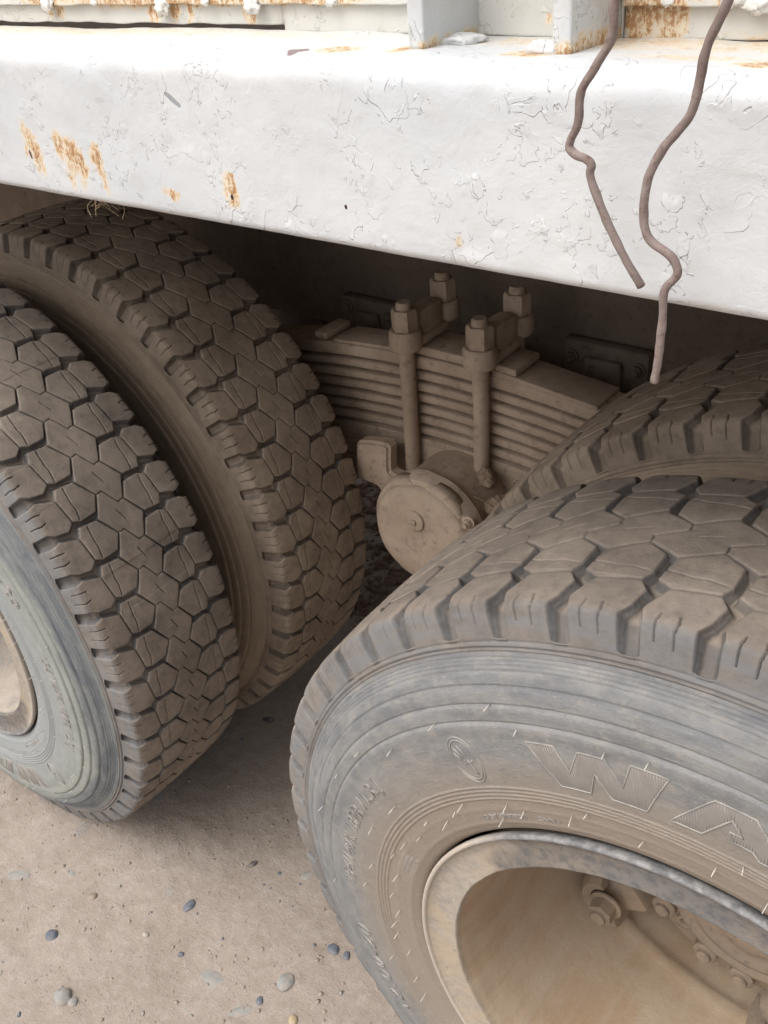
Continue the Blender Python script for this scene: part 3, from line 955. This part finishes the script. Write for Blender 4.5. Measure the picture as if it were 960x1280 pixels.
# ---- leaf spring
spring = empty("leaf_spring", (-.735, .725, .60), truck)
def sprloc(o): o.location = (.735, -.725, -.60); return o
SX = -.737
def zc(x): return -.225 * (x - SX) ** 2
def leaf(x0, x1, ztop, th, y0, y1, mat=M_dust, rmax=.0052):
    n = 40
    sec = []
    rr = min(th * .42, rmax)
    for (cy_, cz_, a0) in ((y1 - rr, -rr, 0), (y0 + rr, -rr, 90), (y0 + rr, -th + rr, 180), (y1 - rr, -th + rr, 270)):
        for k in range(5):
            a = math.radians(a0 + 90 * k / 4); sec.append((cy_ + rr * math.cos(a), cz_ + rr * math.sin(a)))
    V, F = [], []
    m = len(sec)
    for i in range(n + 1):
        x = x0 + (x1 - x0) * i / n
        for (yy, zz) in sec:
            k = mnoise.noise(Vector((x * 40, yy * 60, (ztop + zz) * 60))) * .0009
            V.append((x, yy + k, ztop + zc(x) + zz + k * .6))
    for i in range(n):
        for k in range(m):
            F.append((i * m + k, i * m + (k + 1) % m, (i + 1) * m + (k + 1) % m, (i + 1) * m + k))
    F.append(tuple(range(m))); F.append(tuple(n * m + k for k in range(m))[::-1])
    o = mesh_obj("leaf", V, F, mat, None, True)
    o.data.update()
    o.parent = spring
    return sprloc(o)
zt = .874
half = .62
ths = [.024] + [.0158] * 6
gap = .0060
for i, th in enumerate(ths):
    h = half - i * .012
    leaf(SX - h, SX + h, zt, th, .690 + (i % 2) * .0012, .768)
    zt -= th + gap
# tightly packed lower leaves
for i in range(11):
    h = .50 - i * .028
    leaf(SX - h, SX + h, zt, .0118, .6885 + rng.uniform(-.0006, .0006), .768, rmax=.0012)
    zt -= .0120
# short pads on top of the stack
bm = bmesh.new(); add_box(bm, -.655, -.462, .692, .770, .866, .884, .0025)
for v in bm.verts: v.co.z += zc(v.co.x) * 1.3
sprloc(bm_obj("top_pad", bm, M_dust, spring, auto=.7))
bm = bmesh.new(); add_box(bm, -.645, -.605, .688, .765, .8855, .898, .003)
for v in bm.verts: v.co.z += zc(v.co.x) * 1.3
sprloc(bm_obj("pad_strip", bm, M_dust, spring, auto=.7))
bm = bmesh.new(); add_box(bm, -1.00, -.86, .695, .765, .862, .880, .004)
for v in bm.verts: v.co.z += zc(v.co.x)
sprloc(bm_obj("top_pad", bm, M_dust, spring, auto=.7))
bm = bmesh.new(); add_box(bm, -1.045, -1.015, .693, .765, .858, .872, .004)
sprloc(bm_obj("pad_strip", bm, M_dust, spring, auto=.7))
bm = bmesh.new(); add_box(bm, -.845, -.690, .690, .768, .8765, .894, .005)
sprloc(bm_obj("top_pad", bm, M_dust, spring, auto=.7))
# U-bolts with cross bars, washers and nuts
for bx_ in (-.812, -.662):
    for yy in (.672, .786):
        dz = 0 if yy < .7 else .014
        pts = [(bx_, yy, .962 + dz), (bx_ - .001, yy, .80), (bx_ - .004, yy, .60)]
        o = tube("u_bolt", catmull(pts, 10), .0140, M_dust, spring, 16, wob=.10); sprloc(o)
        bm = bmesh.new()
        add_lathe(bm, [(.895, .004), (.895, .0265), (.900, .029), (.924, .029), (.930, .0255), (.930, .01)], 'Z', 28, (bx_, yy, dz))
        for v in bm.verts: v.co += Vector((1, .4, 1)) * .0012 * mnoise.noise(v.co * 60)
        sprloc(bm_obj("washer", bm, M_dust, spring, auto=.7))
        bm = bmesh.new()
        add_lathe(bm, [(.929, .022), (.932, .0232), (.960, .0232), (.966, .0205), (.966, .012)], 'Z', 6, (bx_, yy, dz), .35)
        sprloc(bm_obj("nut", bm, M_dust, spring, auto=.5))
        bm = bmesh.new()
        add_lathe(bm, [(.960, .0135), (.974, .0135), (.978, .011), (.978, .0004)], 'Z', 16, (bx_, yy, dz))
        sprloc(bm_obj("bolt_end", bm, M_dust, spring, auto=.5))
    bm = bmesh.new()
    add_box(bm, bx_ - .024, bx_ + .024, .688, .772, .8945, .915, .008)
    add_box(bm, bx_ - .019, bx_ + .019, .696, .764, .900, .958, .012)
    sprloc(bm_obj("clamp_bar", bm, M_dust, spring, auto=.7))

# ---- trunnion: round end cap, barrel, scalloped flange, side lug
trun = empty("trunnion", (-.725, .60, .625), truck)
def trloc(o): o.location = (.725, -.60, -.625); return o
TC = (-.712, 0, .610)
bm = bmesh.new()
add_lathe(bm, [(.541, .0005), (.5405, .040), (.5425, .078), (.5445, .092), (.550, .0985), (.562, .0995)], 'Y', 96, TC)
for v in bm.verts:
    v.co.y += .0022 * mnoise.noise(v.co * 16) + .0009 * mnoise.noise(v.co * 60)
trloc(bm_obj("end_cap", bm, M_dust, trun, auto=.9))
bm = bmesh.new()
add_lathe(bm, [(.5415, .020), (.5365, .0195), (.535, .017), (.535, .0005)], 'Y', 24, (-.716, 0, .648))
add_lathe(bm, [(.5355, .006), (.5315, .0055), (.5305, .0003)], 'Y', 12, (-.716, 0, .648))
trloc(bm_obj("filler_plug", bm, M_dust, trun, auto=.5))
bm = bmesh.new()
add_lathe(bm, [(.558, .098), (.560, .107), (.566, .110), (.590, .111), (.596, .105), (.62, .100), (.80, .10)], 'Y', 80, TC)
for v in bm.verts: v.co += Vector((1, 0, 1)) * .0018 * mnoise.noise(v.co * 35)
trloc(bm_obj("barrel", bm, M_dust, trun, auto=.7))
for a0, a1 in ((38, 84), (100, 138)):
    V, F = [], []
    k = 14
    for i in range(k + 1):
        t = i / k; a = math.radians(a0 + (a1 - a0) * t); e = math.sin(PI * t) ** .5
        for (dr, dy) in ((-.006, .004), (.001, -.005 * e - .001), (.009 * e + .001, -.006 * e - .001), (.012 * e + .003, .002), (.012 * e + .003, .02), (-.006, .02)):
            r_ = .098 + dr + .0012 * mnoise.noise(Vector((a * 9, dr * 80, 0)))
            V.append((TC[0] + r_ * math.cos(a), .556 + dy, TC[2] + r_ * math.sin(a)))
    m = 6
    for i in range(k):
        for q in range(m): F.append((i * m + q, i * m + (q + 1) % m, (i + 1) * m + (q + 1) % m, (i + 1) * m + q))
    F.append(tuple(range(m))); F.append(tuple(k * m + q for q in range(m))[::-1])
    o = mesh_obj("flange_lug", V, F, M_dust, None, True); o.parent = trun; trloc(o)
for a in (32,):
    bm = bmesh.new()
    bolt_bm(bm, (TC[0] + .112 * math.cos(math.radians(a)), .560, TC[2] + .112 * math.sin(math.radians(a))), .0085, .012, True)
    trloc(bm_obj("flange_bolt", bm, M_dust, trun, auto=.5))
# side lug: a thick curved tab reaching up and left from the flange
outl = [(-0.9089, 0.6998), (-0.8941, 0.7125), (-0.8339, 0.7216), (-0.8309, 0.6958), (-0.832, 0.6648), (-0.8143, 0.6585), (-0.8279, 0.6297), (-0.8542, 0.6104), (-0.8682, 0.6218), (-0.9046, 0.6242), (-0.9177, 0.629)]
dn = [(q.x, q.y) for q in catmull([Vector((a, b, 0)) for a, b in outl] + [Vector((outl[0][0], outl[0][1], 0))], 3)][:-1]
bm = bmesh.new()
f0 = [bm.verts.new((a, .622, b)) for a, b in dn]
bm.faces.new(f0)
ex = bmesh.ops.extrude_face_region(bm, geom=bm.faces[:])
bmesh.ops.translate(bm, vec=(0, .030, 0), verts=[g for g in ex['geom'] if isinstance(g, bmesh.types.BMVert)])
bmesh.ops.bevel(bm, geom=[e for e in bm.edges if abs(e.verts[0].co.y - e.verts[1].co.y) < 1e-5], offset=.006, segments=3, affect='EDGES')
trloc(bm_obj("side_lug", bm, M_dust, trun, auto=.6))
# dirt and straw packed between the trunnion and the inner tyre
M_caked = mat_dusty("caked_dirt", (0.30, 0.215, 0.155), (0.36, 0.27, 0.20), (0.22, 0.155, 0.11), 2, .004)
for i, (x, y, z, r) in enumerate(((-.600, .635, .655, .026), (-.570, .66, .675, .030), (-.612, .60, .618, .020), (-.585, .62, .630, .022), (-.64, .65, .700, .016))):
    bm = bmesh.new(); bmesh.ops.create_icosphere(bm, subdivisions=5, radius=1)
    for v in bm.verts:
        d = v.co.normalized()
        k = 1 + .40 * mnoise.noise(d * 1.3 + Vector((i * 4.1, 0, 0))) + .14 * mnoise.noise(d * 4 + Vector((0, i, 0))) + .05 * mnoise.noise(d * 11)
        v.co = d * k * r
    o = bm_obj("caked_dirt", bm, M_caked, trun, True); o.location = (x + .725, y - .60, z - .625)
for i in range(7):
    b = Vector((-.60 + rng.normal(0, .02), .62, .66 + rng.normal(0, .015))); d = Vector((rng.normal(.3, .5), -.3, rng.normal(.6, .5))).normalized()
    o = tube("straw_stalk", [b, b + d * .02 + Vector((0, 0, .002)), b + d * rng.uniform(.03, .05)], .0006, M_straw, trun, 4); trloc(o)
# saddle below the spring
bm = bmesh.new(); add_box(bm, -.89, -.585, .66, .80, .545, .600, .012)
add_box(bm, -.86, -.61, .675, .79, .600, .6085, .002)
trloc(bm_obj("saddle", bm, M_dust, trun, auto=.6))

# ---- chassis
for yy, s_ in ((.90, 1), (1.55, -1)):
    bm = bmesh.new()
    add_box(bm, -4.0, 2.0, yy, yy + .010, .78, 1.10, .003)
    add_box(bm, -4.0, 2.0, yy + (.011 if s_ > 0 else -.08), yy + (.09 if s_ > 0 else -.001), 1.089, 1.0995, .002)
    add_box(bm, -4.0, 2.0, yy + (.011 if s_ > 0 else -.08), yy + (.09 if s_ > 0 else -.001), .781, .791, .002)
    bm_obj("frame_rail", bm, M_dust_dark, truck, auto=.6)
for xx in (-2.6, -1.9, -1.16, -.42, .3, 1.0):
    bm = bmesh.new(); add_box(bm, xx, xx + .06, .96, 2.40, 1.27, 1.375, .004)
    bm_obj("cross_bearer", bm, M_dust_dark, truck, auto=.6)
for yy in (.78, 1.60):
    bm = bmesh.new(); add_box(bm, -4.0, 2.0, yy, yy + .09, 1.105, 1.265, .006)
    bm_obj("subframe_rail", bm, M_dust_dark, truck, auto=.6)
for x0, x1, z0, z1 in ((-1.13, -.985, .795, .865), (-.62, -.46, .79, .875)):
    bm = bmesh.new()
    add_box(bm, x0, x1, .872, .899, z0, z1, .006)
    add_box(bm, x0 + .045, x1 - .045, .858, .874, z0 - .05, z1 - .022, .007)
    br = bm_obj("frame_bracket", bm, M_dust_dark, truck, auto=.6)
    for bx_ in (x0 + .018, x1 - .018):
        bm = bmesh.new(); bolt_bm(bm, (bx_, .8715, (z0 + z1) / 2 + .012), .010, .012, True)
        bm_obj("bracket_bolt", bm, M_dust_dark, br, auto=.5)
# dark sheet added behind the rear axle to block the bright ground beyond
bm = bmesh.new(); add_box(bm, -2.062, -2.05, 1.05, 2.42, .22, 1.10, .003)
for v in bm.verts: v.co.x += .02 * (1.10 - v.co.z)
bm_obj("light_blocker_sheet", bm, M_dust_dark, truck, auto=.6)
bm = bmesh.new(); add_box(bm, -4.0, 2.0, .0, 2.44, 1.378, 1.384); 
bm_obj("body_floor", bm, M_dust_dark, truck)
for xx in (-1.17, -.45):
    bm = bmesh.new(); add_box(bm, xx, xx + .12, .911, 1.549, .82, 1.06, .01)
    bm_obj("cross_member", bm, M_dust_dark, truck, auto=.6)

# ---- side rail (folded white beam)
BR = [(-0.62, 1.411, 0.0078, 0.018, 0.825), (-0.613, 1.402, 0.0078, 0.018, 1.575), (-0.608, 1.393, 0.00585, 0.0156, 0.9), (-0.627, 1.4, 0.0039, 0.006, 0.9),
      (-0.577, 1.408, 0.00975, 0.0144, 1.425), (-0.564, 1.401, 0.0156, 0.0156, 1.725), (-0.556, 1.396, 0.0104, 0.012, 1.65), (-0.572, 1.388, 0.0065, 0.0156, 0.825), (-0.556, 1.384, 0.0065, 0.012, 0.6),
      (-0.533, 1.402, 0.0078, 0.012, 1.575), (-0.529, 1.393, 0.0052, 0.0156, 1.125), (-0.527, 1.383, 0.0039, 0.0108, 0.675),
      (-0.39, 1.396, 0.0078, 0.012, 1.35), (-0.387, 1.3895, 0.00624, 0.0096, 1.725), (-0.451, 1.383, 0.0078, 0.006, 1.35), (-0.46, 1.385, 0.0065, 0.0048, 0.75), (-.25, 1.369, .20, .004, .2), (-.05, 1.369, .1, .004, .25), (-.50, 1.370, .12, .003, .3), (-.20, 1.383, .004, .004, .6),
      (-.297, 1.490, .016, .012, 1.5), (-.258, 1.500, .010, .014, 1.6), (-.172, 1.498, .016, .012, 1.5), (-.047, 1.488, .012, .01, 1.2), (-.1, 1.535, .25, .03, .55), (-.6, 1.535, .5, .03, .45), (-.08, 1.50, .06, .012, .5)]
CH = [(-.325, 1.4830, .009, .0048, .2, (0.22, 0.17, 0.17)), (-.4325, 1.4492, .009, .0022, -.55, (0.30, 0.31, 0.33)), (-.512, 1.4452, .006, .0022, .0, (0.5, 0.5, 0.51)),
      (-.286, 1.3935, .0012, .0016, 0, (0.05, 0.03, 0.02)), (-.389, 1.3885, .0016, .0022, 0, (0.03, 0.02, 0.02)), (-.622, 1.398, .0018, .004, .2, (0.10, 0.06, 0.05))]
M_rail = mat_paint("old_white_rail_paint", BR, (0.605, 0.610, 0.612), 34, 1.0, CH, True)
def rail():
    pr = []
    def arc(cy_, cz_, r, a0, a1, n):
        for k in range(n + 1):
            a = math.radians(a0 + (a1 - a0) * k / n); pr.append((cy_ + r * math.cos(a), cz_ + r * math.sin(a)))
    pr.append((.0385, 1.4785)); pr += [(y_, 1.480) for y_ in (.034, .02, .005, -.01, -.022)]
    arc(-.034, 1.464, .016, 90, 180, 8)
    pr += [(-.050, z_) for z_ in np.arange(1.460, 1.377, -.004)]
    arc(-.043, 1.3735, .007, 180, 270, 6)
    pr += [(-.03, 1.3665), (-.005, 1.3665), (-.005, 1.3705), (-.04, 1.3715), (-.0455, 1.378), (-.0455, 1.46), (-.032, 1.4755), (.0385, 1.4745)]
    xs = np.concatenate([np.linspace(-4, -.96, 12), np.arange(-.95, .16, .004), np.linspace(.165, 2, 8)])
    V, F = [], []
    m = len(pr)
    for x in xs:
        for i, (yy, zz) in enumerate(pr):
            v = Vector((x, yy, zz))
            k = .0011 * mnoise.noise(v * 9) + .0006 * mnoise.noise(v * 33) + .00025 * mnoise.noise(v * 90)
            top = max(0, 1 - abs(zz - 1.474) / .012)
            k += top * (.0018 * mnoise.noise(v * 22) + .0007 * mnoise.noise(v * 70))
            dy, dz = (-.7, .7) if zz > 1.470 and yy < -.03 else ((0, 1) if zz > 1.470 else (-1, 0))
            if i < m - 8: v = v + Vector((0, dy, dz)) * k
            V.append(v)
    n = len(xs)
    for i in range(n - 1):
        for k in range(m):
            F.append((i * m + k, (i + 1) * m + k, (i + 1) * m + (k + 1) % m, i * m + (k + 1) % m))
    return mesh_obj("side_rail", V, F, M_rail, truck, True)
rail_o = rail()
rail_o['label'] = 'white folded rail with cracked paint and rust streaks'

# ---- body panel above the rail
PR_ = [(-.50, 1.5000, .12, .0050, 1.9), (-.66, 1.5000, .05, .0045, 1.5), (-.36, 1.4995, .05, .004, 1.4), (-.10, 1.503, .03, .005, 1.3), (-.655, 1.500, .03, .006, 1.0), (-.67, 1.494, .006, .010, 1.6), (-.655, 1.493, .006, .010, 1.2), (-.575, 1.500, .07, .008, 1.1), (-.48, 1.502, .08, .007, 1.3), (-.535, 1.491, .008, .012, 1.7),
       (-.512, 1.493, .007, .010, 1.5), (-.495, 1.492, .006, .008, 1.2), (-.40, 1.500, .03, .005, 1.0), (-.432, 1.492, .008, .010, 1.6), (-.36, 1.500, .03, .004, .8),
       (-.135, 1.492, .009, .020, 2.4), (-.118, 1.493, .011, .020, 2.6), (-.126, 1.505, .010, .014, 2.0), (-.088, 1.506, .006, .016, 1.3), (-.06, 1.48, .05, .004, .5), (-.25, 1.485, .006, .006, 1.2), (-.19, 1.49, .004, .004, .9), (-.6, 1.51, .5, .01, .35)]
M_panel = mat_paint("old_white_panel_paint", PR_, (0.600, 0.585, 0.540), 38, 1.0, (), False, .37, .6)
def panel(name, x0, x1, z0, z1, yf, step=.004, thick=.004, amp=.0010, seed=0.0):
    xs = np.arange(x0, x1 + 1e-6, step); zs = [z0] + list(np.arange(z0 + .001, min(z1, z0 + .05), step)) + ([z1] if z1 > z0 + .05 else [z1])
    V, F = [], []
    nz = len(zs)
    for x in xs:
        for j, z in enumerate(zs):
            v = Vector((x + seed, yf, z))
            k = amp * (mnoise.noise(v * 14) + .5 * mnoise.noise(v * 50))
            e = .0012 * mnoise.noise(v * 45) if j in (0, 1) else 0
            V.append((x, yf - k, z + e))
    n = len(xs); base = len(V)
    for x in xs:
        for j, z in enumerate(zs): V.append((x, yf + thick, z))
    for i in range(n - 1):
        for j in range(nz - 1):
            a = i * nz + j; b = a + nz
            F.append((a, b, b + 1, a + 1))
            F.append((base + a + 1, base + b + 1, base + b, base + a))
        F.append((base + i * nz, base + (i + 1) * nz, (i + 1) * nz, i * nz))
        F.append((i * nz + nz - 1, (i + 1) * nz + nz - 1, base + (i + 1) * nz + nz - 1, base + i * nz + nz - 1))
    for i in (0, n - 1):
        for j in range(nz - 1):
            a = i * nz + j; f = (a, a + 1, base + a + 1, base + a); F.append(f if i == 0 else f[::-1])
    return mesh_obj(name, V, F, M_panel, truck, True)
panel("side_panel", -.98, -.400, 1.4832, 1.4985, .0350)
panel("side_panel", -.3995, -.2425, 1.4795, 1.4985, .0345, seed=.3)
panel("side_panel", -.98, -.2425, 1.4968, 1.80, .0300, thick=.0038, seed=.7)
panel("side_panel", -.2415, -.1445, 1.4792, 1.80, .0350, seed=1.3)
panel("side_panel", -.1435, .16, 1.4792, 1.4975, .0350, seed=1.9)
panel("side_panel", -.1435, .16, 1.4955, 1.80, .0295, thick=.0038, amp=.0018, seed=2.4)
bm = bmesh.new(); add_box(bm, -4, 2, .0400, .12, 1.386, 1.476); bm_obj("dark_slit_backing", bm, M_dust_dark, truck)  # dark box added behind the slit under the panel, so the gap looks black
bm = bmesh.new(); add_box(bm, -4, 2, .0402, .046, 1.488, 2.35); bm_obj("body_side", bm, M_panel, truck)
bm = bmesh.new(); add_box(bm, -4, 2, 2.45, 2.47, 1.36, 2.35); bm_obj("body_side", bm, M_panel, truck)
M_weld = mat_paint("rusty_weld_paint", [(-.66, 1.49, .9, .3, 1.1)], (0.72, 0.70, 0.66), 40, 1.0)
# weld blobs on the seam
def blob(name, c, r, seed, mat, parent, sub=3, amp=.3, sq=(1, 1, 1), freq=1.3):
    bm = bmesh.new(); bmesh.ops.create_icosphere(bm, subdivisions=sub, radius=1)
    for v in bm.verts:
        d = v.co.normalized()
        k = 1 + amp * mnoise.noise(d * freq + Vector((seed, 0, 0))) + amp * .4 * mnoise.noise(d * freq * 2.6 + Vector((0, seed, 0)))
        v.co = Vector((d.x * sq[0] * k, d.y * sq[1] * k, d.z * sq[2] * k)) * r
    o = bm_obj(name, bm, mat, parent, True); o.location = c; return o
for i, (x, z, r) in enumerate(((-.663, 1.4975, .0085), (-.520, 1.4955, .009), (-.423, 1.4965, .0085), (-.350, 1.4985, .005), (-.600, 1.4985, .004), (-.0775, 1.502, .009), (-.070, 1.497, .008), (-.085, 1.4985, .006), (-.118, 1.498, .004), (-.47, 1.4985, .004))):
    blob("weld_bead", (x, .0290, z), r * .72, i * 3.1, M_weld, truck, 3, .55, (1.2, .45, .9), 2.0)
# thin upright stakes standing on the rail
M_stake = mat_paint("stake_paint", [(-.2405, 1.481, .008, .006, .8), (-.150, 1.481, .010, .008, .9)], (0.60, 0.605, 0.60), 34, .8, (), False, .11, .45)
for x0 in (-.2535, -.1600):
    V, F = [], []
    zs = np.concatenate([np.arange(1.478, 1.56, .004), [1.9, 2.35]])
    sec = []
    for (cx, cy_, a0) in ((.0125, .037, 0), (.0018, .037, 90), (.0018, -.0165, 180), (.0100, -.0165, 270)):
        for k in range(4):
            a = math.radians(a0 + 30 * k); sec.append((cx + .0016 * math.cos(a), cy_ + .0016 * math.sin(a)))
    m = len(sec)
    for z in zs:
        for (a, b) in sec:
            v = Vector((x0 + a, b, z)); k = .0008 * mnoise.noise(v * 30)
            sp_ = .004 * math.exp(-(z - 1.478) / .006)
            V.append((v.x + k, v.y + k, v.z))
    for i in range(len(zs) - 1):
        for k in range(m): F.append((i * m + k, i * m + (k + 1) % m, (i + 1) * m + (k + 1) % m, (i + 1) * m + k))
    F.append(tuple(range(m))[::-1]); F.append(tuple((len(zs) - 1) * m + k for k in range(m)))
    mesh_obj("stake", V, F, M_stake, truck, True)
blob("weld_bead", (-.1665, -.012, 1.4815), .007, 9.3, M_stake, truck, 3, .4, (1.6, 1, .6))
blob("weld_bead", (-.235, .010, 1.4810), .008, 4.4, M_stake, truck, 3, .4, (1.6, 1.6, .4))

# ------------------------------------------------------------------ hanging wires (rest against the rail from above)
W1 = [(-.100, -.060, 1.64), (-.0955, -.070, 1.56), (-.0945, -.076, 1.520), (-.0951, -.080, 1.512), (-.0954, -.080, 1.498), (-.1024, -.080, 1.4859), (-.1099, -.079, 1.4745), (-.1114, -.078, 1.4605), (-.1158, -.077, 1.4522),
      (-.1160, -.077, 1.4484), (-.1120, -.078, 1.4462), (-.1060, -.079, 1.4447), (-.1033, -.079, 1.4420), (-.1028, -.079, 1.4356), (-.0921, -.077, 1.4119), (-.0826, -.075, 1.3953), (-.0763, -.072, 1.3841)]
W2 = [(-.020, -.060, 1.64), (-.034, -.072, 1.56), (-.0457, -.080, 1.5118), (-.052, -.080, 1.4957), (-.0539, -.080, 1.4818), (-.0569, -.080, 1.4673), (-.0673, -.080, 1.4531), (-.0737, -.080, 1.4385), (-.0741, -.080, 1.420),
      (-.0700, -.080, 1.4105), (-.0605, -.080, 1.4055), (-.0562, -.080, 1.4005), (-.0556, -.080, 1.3955), (-.0600, -.080, 1.3895), (-.0612, -.080, 1.384), (-.0606, -.080, 1.3723), (-.0608, -.080, 1.3508), (-.0618, -.080, 1.338)]
for pts, lb in ((W1, 'shorter rusty brown wire, bent like a hook, ending on the white rail'), (W2, 'longer rusty brown wire hanging below the white rail edge')):
    o = tube("hanging_wire", catmull(pts, 9), .00208, M_wire, None, 12, wob=.22)
    o['label'] = lb; o['category'] = 'wire'; o['group'] = 'wires hanging over the white rail'

# dry straw caught under the rail
A = Acc()
for k in range(12):
    b = Vector((-.545 + rng.normal(0, .008), -.046 + rng.normal(0, .003), 1.3700))
    L = rng.uniform(.006, .020)
    d = Vector((rng.normal(.0, .5), rng.normal(0, .3), -1)).normalized()
    c = b + d * L * .5 + Vector((rng.normal(0, .004), 0, 0))
    A.add(*tube_arrays(catmull([b, c, b + d * L + Vector((rng.normal(0, .006), 0, 0))], 4), .00030, 4))
straw = link(bpy.data.objects.new("dry_straw", A.mesh("dry_straw", M_straw)))
straw['label'] = 'wisp of dry straw caught under the white rail, above the left tyres'; straw['category'] = 'straw'

# ------------------------------------------------------------------ stones on the ground
S_blue = mat_stone("blue_grey_stone", (0.10, 0.12, 0.155), (0.15, 0.17, 0.20))
S_grey = mat_stone("grey_stone", (0.25, 0.25, 0.24), (0.34, 0.335, 0.32))
S_pale = mat_stone("pale_stone", (0.42, 0.38, 0.32), (0.50, 0.46, 0.40))
S_dark = mat_stone("dark_stone", (0.075, 0.07, 0.075), (0.12, 0.11, 0.11))
S_tan = mat_stone("tan_stone", (0.44, 0.33, 0.18), (0.50, 0.40, 0.27))
stones = [
 (-1.075, -0.160, .0125, S_blue, (1, .85, .7), 'dark blue-grey pebble standing alone near the left edge of the photo'),
 (-0.906, 0.026, .0125, S_blue, (1.2, .7, .5), 'flat blue-grey pebble in the open middle of the dirt between the tyres'),
 (-0.960, -0.220, .0165, S_grey, (.9, 1.1, .8), 'larger round grey pebble at the lower left, touching a smaller one'),
 (-0.938, -0.215, .0085, S_grey, (1, 1, .7), 'small grey pebble touching the larger round one at the lower left'),
 (-0.629, 0.114, .0110, S_blue, (.85, 1.1, .6), 'blue pebble near the right tyre sidewall, larger of the close pair'),
 (-0.603, 0.118, .0078, S_blue, (.8, 1.1, .6), 'smaller blue pebble of the close pair by the right tyre'),
 (-0.870, 0.158, .0095, S_dark, (1.2, .6, .5), 'dark sliver-shaped pebble on the shaded dirt between the tyres'),
 (-0.658, 0.022, .0155, S_grey, (.9, 1.1, .5), 'grey egg-shaped stone half sunk in the dirt left of the right tyre'),
 (-0.605, -0.019, .0090, S_tan, (1.1, .8, .6), 'small tan yellow stone at the bottom edge of the photo'),
 (-0.769, -0.046, .0270, S_grey, (1.0, .7, .18), 'broad flat grey cobble sunk flush in the dirt at the bottom middle'),
 (-0.690, -0.058, .0210, S_grey, (.5, 1.4, .22), 'long narrow grey cobble sunk in the dirt at the bottom edge'),
 (-0.766, 0.201, .0130, S_grey, (1.3, .8, .4), 'flat grey stone at the foot of the right tyre tread'),
 (-1.105, 0.448, .0200, S_dark, (1.2, 1.0, .2), 'dark flat stone in the deep shade behind the left tyre'),
 (-0.931, -0.059, .0062, S_pale, (1, .8, .8), 'tiny pale pebble between the dark blue and flat blue ones'),
 (-1.158, -0.057, .0115, S_grey, (1.3, .7, .3), 'small grey stone just in front of the left tyre contact patch'),
 (-1.244, -0.120, .0200, S_grey, (1.4, .8, .16), 'flush pale grey cobble at the far left under the outer tyre'),
 (-1.077, -0.065, .0080, S_pale, (1, 1, .6), 'small brown pebble with a dusty top left of centre'),
 (-0.674, -0.027, .0075, S_blue, (1, .8, .5), 'little blue-grey pebble right of the broad flat cobble'),
]
S_brown = mat_stone("brown_stone", (0.25, 0.19, 0.14), (0.31, 0.25, 0.2))
def stone_mesh_obj(i, x, y, r, mat, sq, lab):
    bm = bmesh.new(); bmesh.ops.create_icosphere(bm, subdivisions=4, radius=1)
    rz = rng.uniform(0, PI)
    for v in bm.verts:
        d = v.co.normalized()
        k = 1 + .16 * mnoise.noise(d * 1.1 + Vector((i * 5.3, 0, 0))) + .05 * mnoise.noise(d * 3.1 + Vector((0, i * 2.3, 0)))
        q = Vector((d.x * sq[0], d.y * sq[1], d.z * sq[2])) * k * r
        v.co = q
    bmesh.ops.rotate(bm, verts=bm.verts[:], cent=(0, 0, 0), matrix=Matrix.Rotation(rz, 3, 'Z'))
    o = bm_obj("stone", bm, mat, None, True)
    o.location = (x, y, ground_height(x, y) + r * sq[2] * (-.05 if sq[2] > .45 else -.62))
    o['label'] = lab; o['category'] = 'stone'; o['group'] = 'stones lying on the dirt'
for i, (x, y, r, m_, sq, lab) in enumerate(stones):
    stone_mesh_obj(i, x, y, r, S_brown if 'brown pebble' in lab else m_, sq, lab)

# fine gravel and crumbs: too many to count
def scatter(name, n, rmin, rmax, mat, label, seed, box=(-1.9, .15, -.45, 1.5), flat=.55):
    rg = np.random.default_rng(seed)
    bm = bmesh.new(); bmesh.ops.create_icosphere(bm, subdivisions=1, radius=1)
    bv = np.array([v.co[:] for v in bm.verts]); bf = np.array([[v.index for v in f.verts] for f in bm.faces]); bm.free()
    Vs, Fs = [], []
    for i in range(n):
        x, y = rg.uniform(box[0], box[1]), rg.uniform(box[2], box[3])
        r = rmin + (rmax - rmin) * rg.random() ** 3
        q = bv * (1 + rg.normal(0, .16, (len(bv), 1))) * r * np.array([rg.uniform(.7, 1.3), rg.uniform(.7, 1.3), flat])
        a = rg.uniform(0, 6.3); c, s_ = math.cos(a), math.sin(a)
        q = np.stack([q[:, 0] * c - q[:, 1] * s_, q[:, 0] * s_ + q[:, 1] * c, q[:, 2]], -1)
        q += np.array([x, y, ground_height(x, y) + r * .1])
        Vs.append(q); Fs.append(bf + i * len(bv))
    me = np_mesh(name, np.concatenate(Vs), np.concatenate(Fs), False)
    me.materials.append(mat)
    o = link(bpy.data.objects.new(name, me)); o['kind'] = 'stuff'; o['label'] = label
    return o
scatter("dirt_crumbs", 9000, .0006, .0040, M_clod, 'loose crumbs of dry dirt lying over the ground', 3)
scatter("pebbles", 520, .0012, .0052, S_grey, 'fine grey pebbles pressed into the dirt', 4, flat=.35)
scatter("blue_gravel", 110, .0015, .0055, S_blue, 'fine blue-grey gravel in the dirt', 5, box=(-1.6, .1, -.45, .6), flat=.35)
scatter("leaf_litter", 5200, .002, .018, mat_dusty("old_leaf_litter", (0.13, 0.08, 0.055), (0.19, 0.13, 0.10), (0.28, 0.21, 0.17), 3), 'brown litter heaped in the shade under the spring', 6, box=(-1.75, -.6, .8, 1.5), flat=.3)
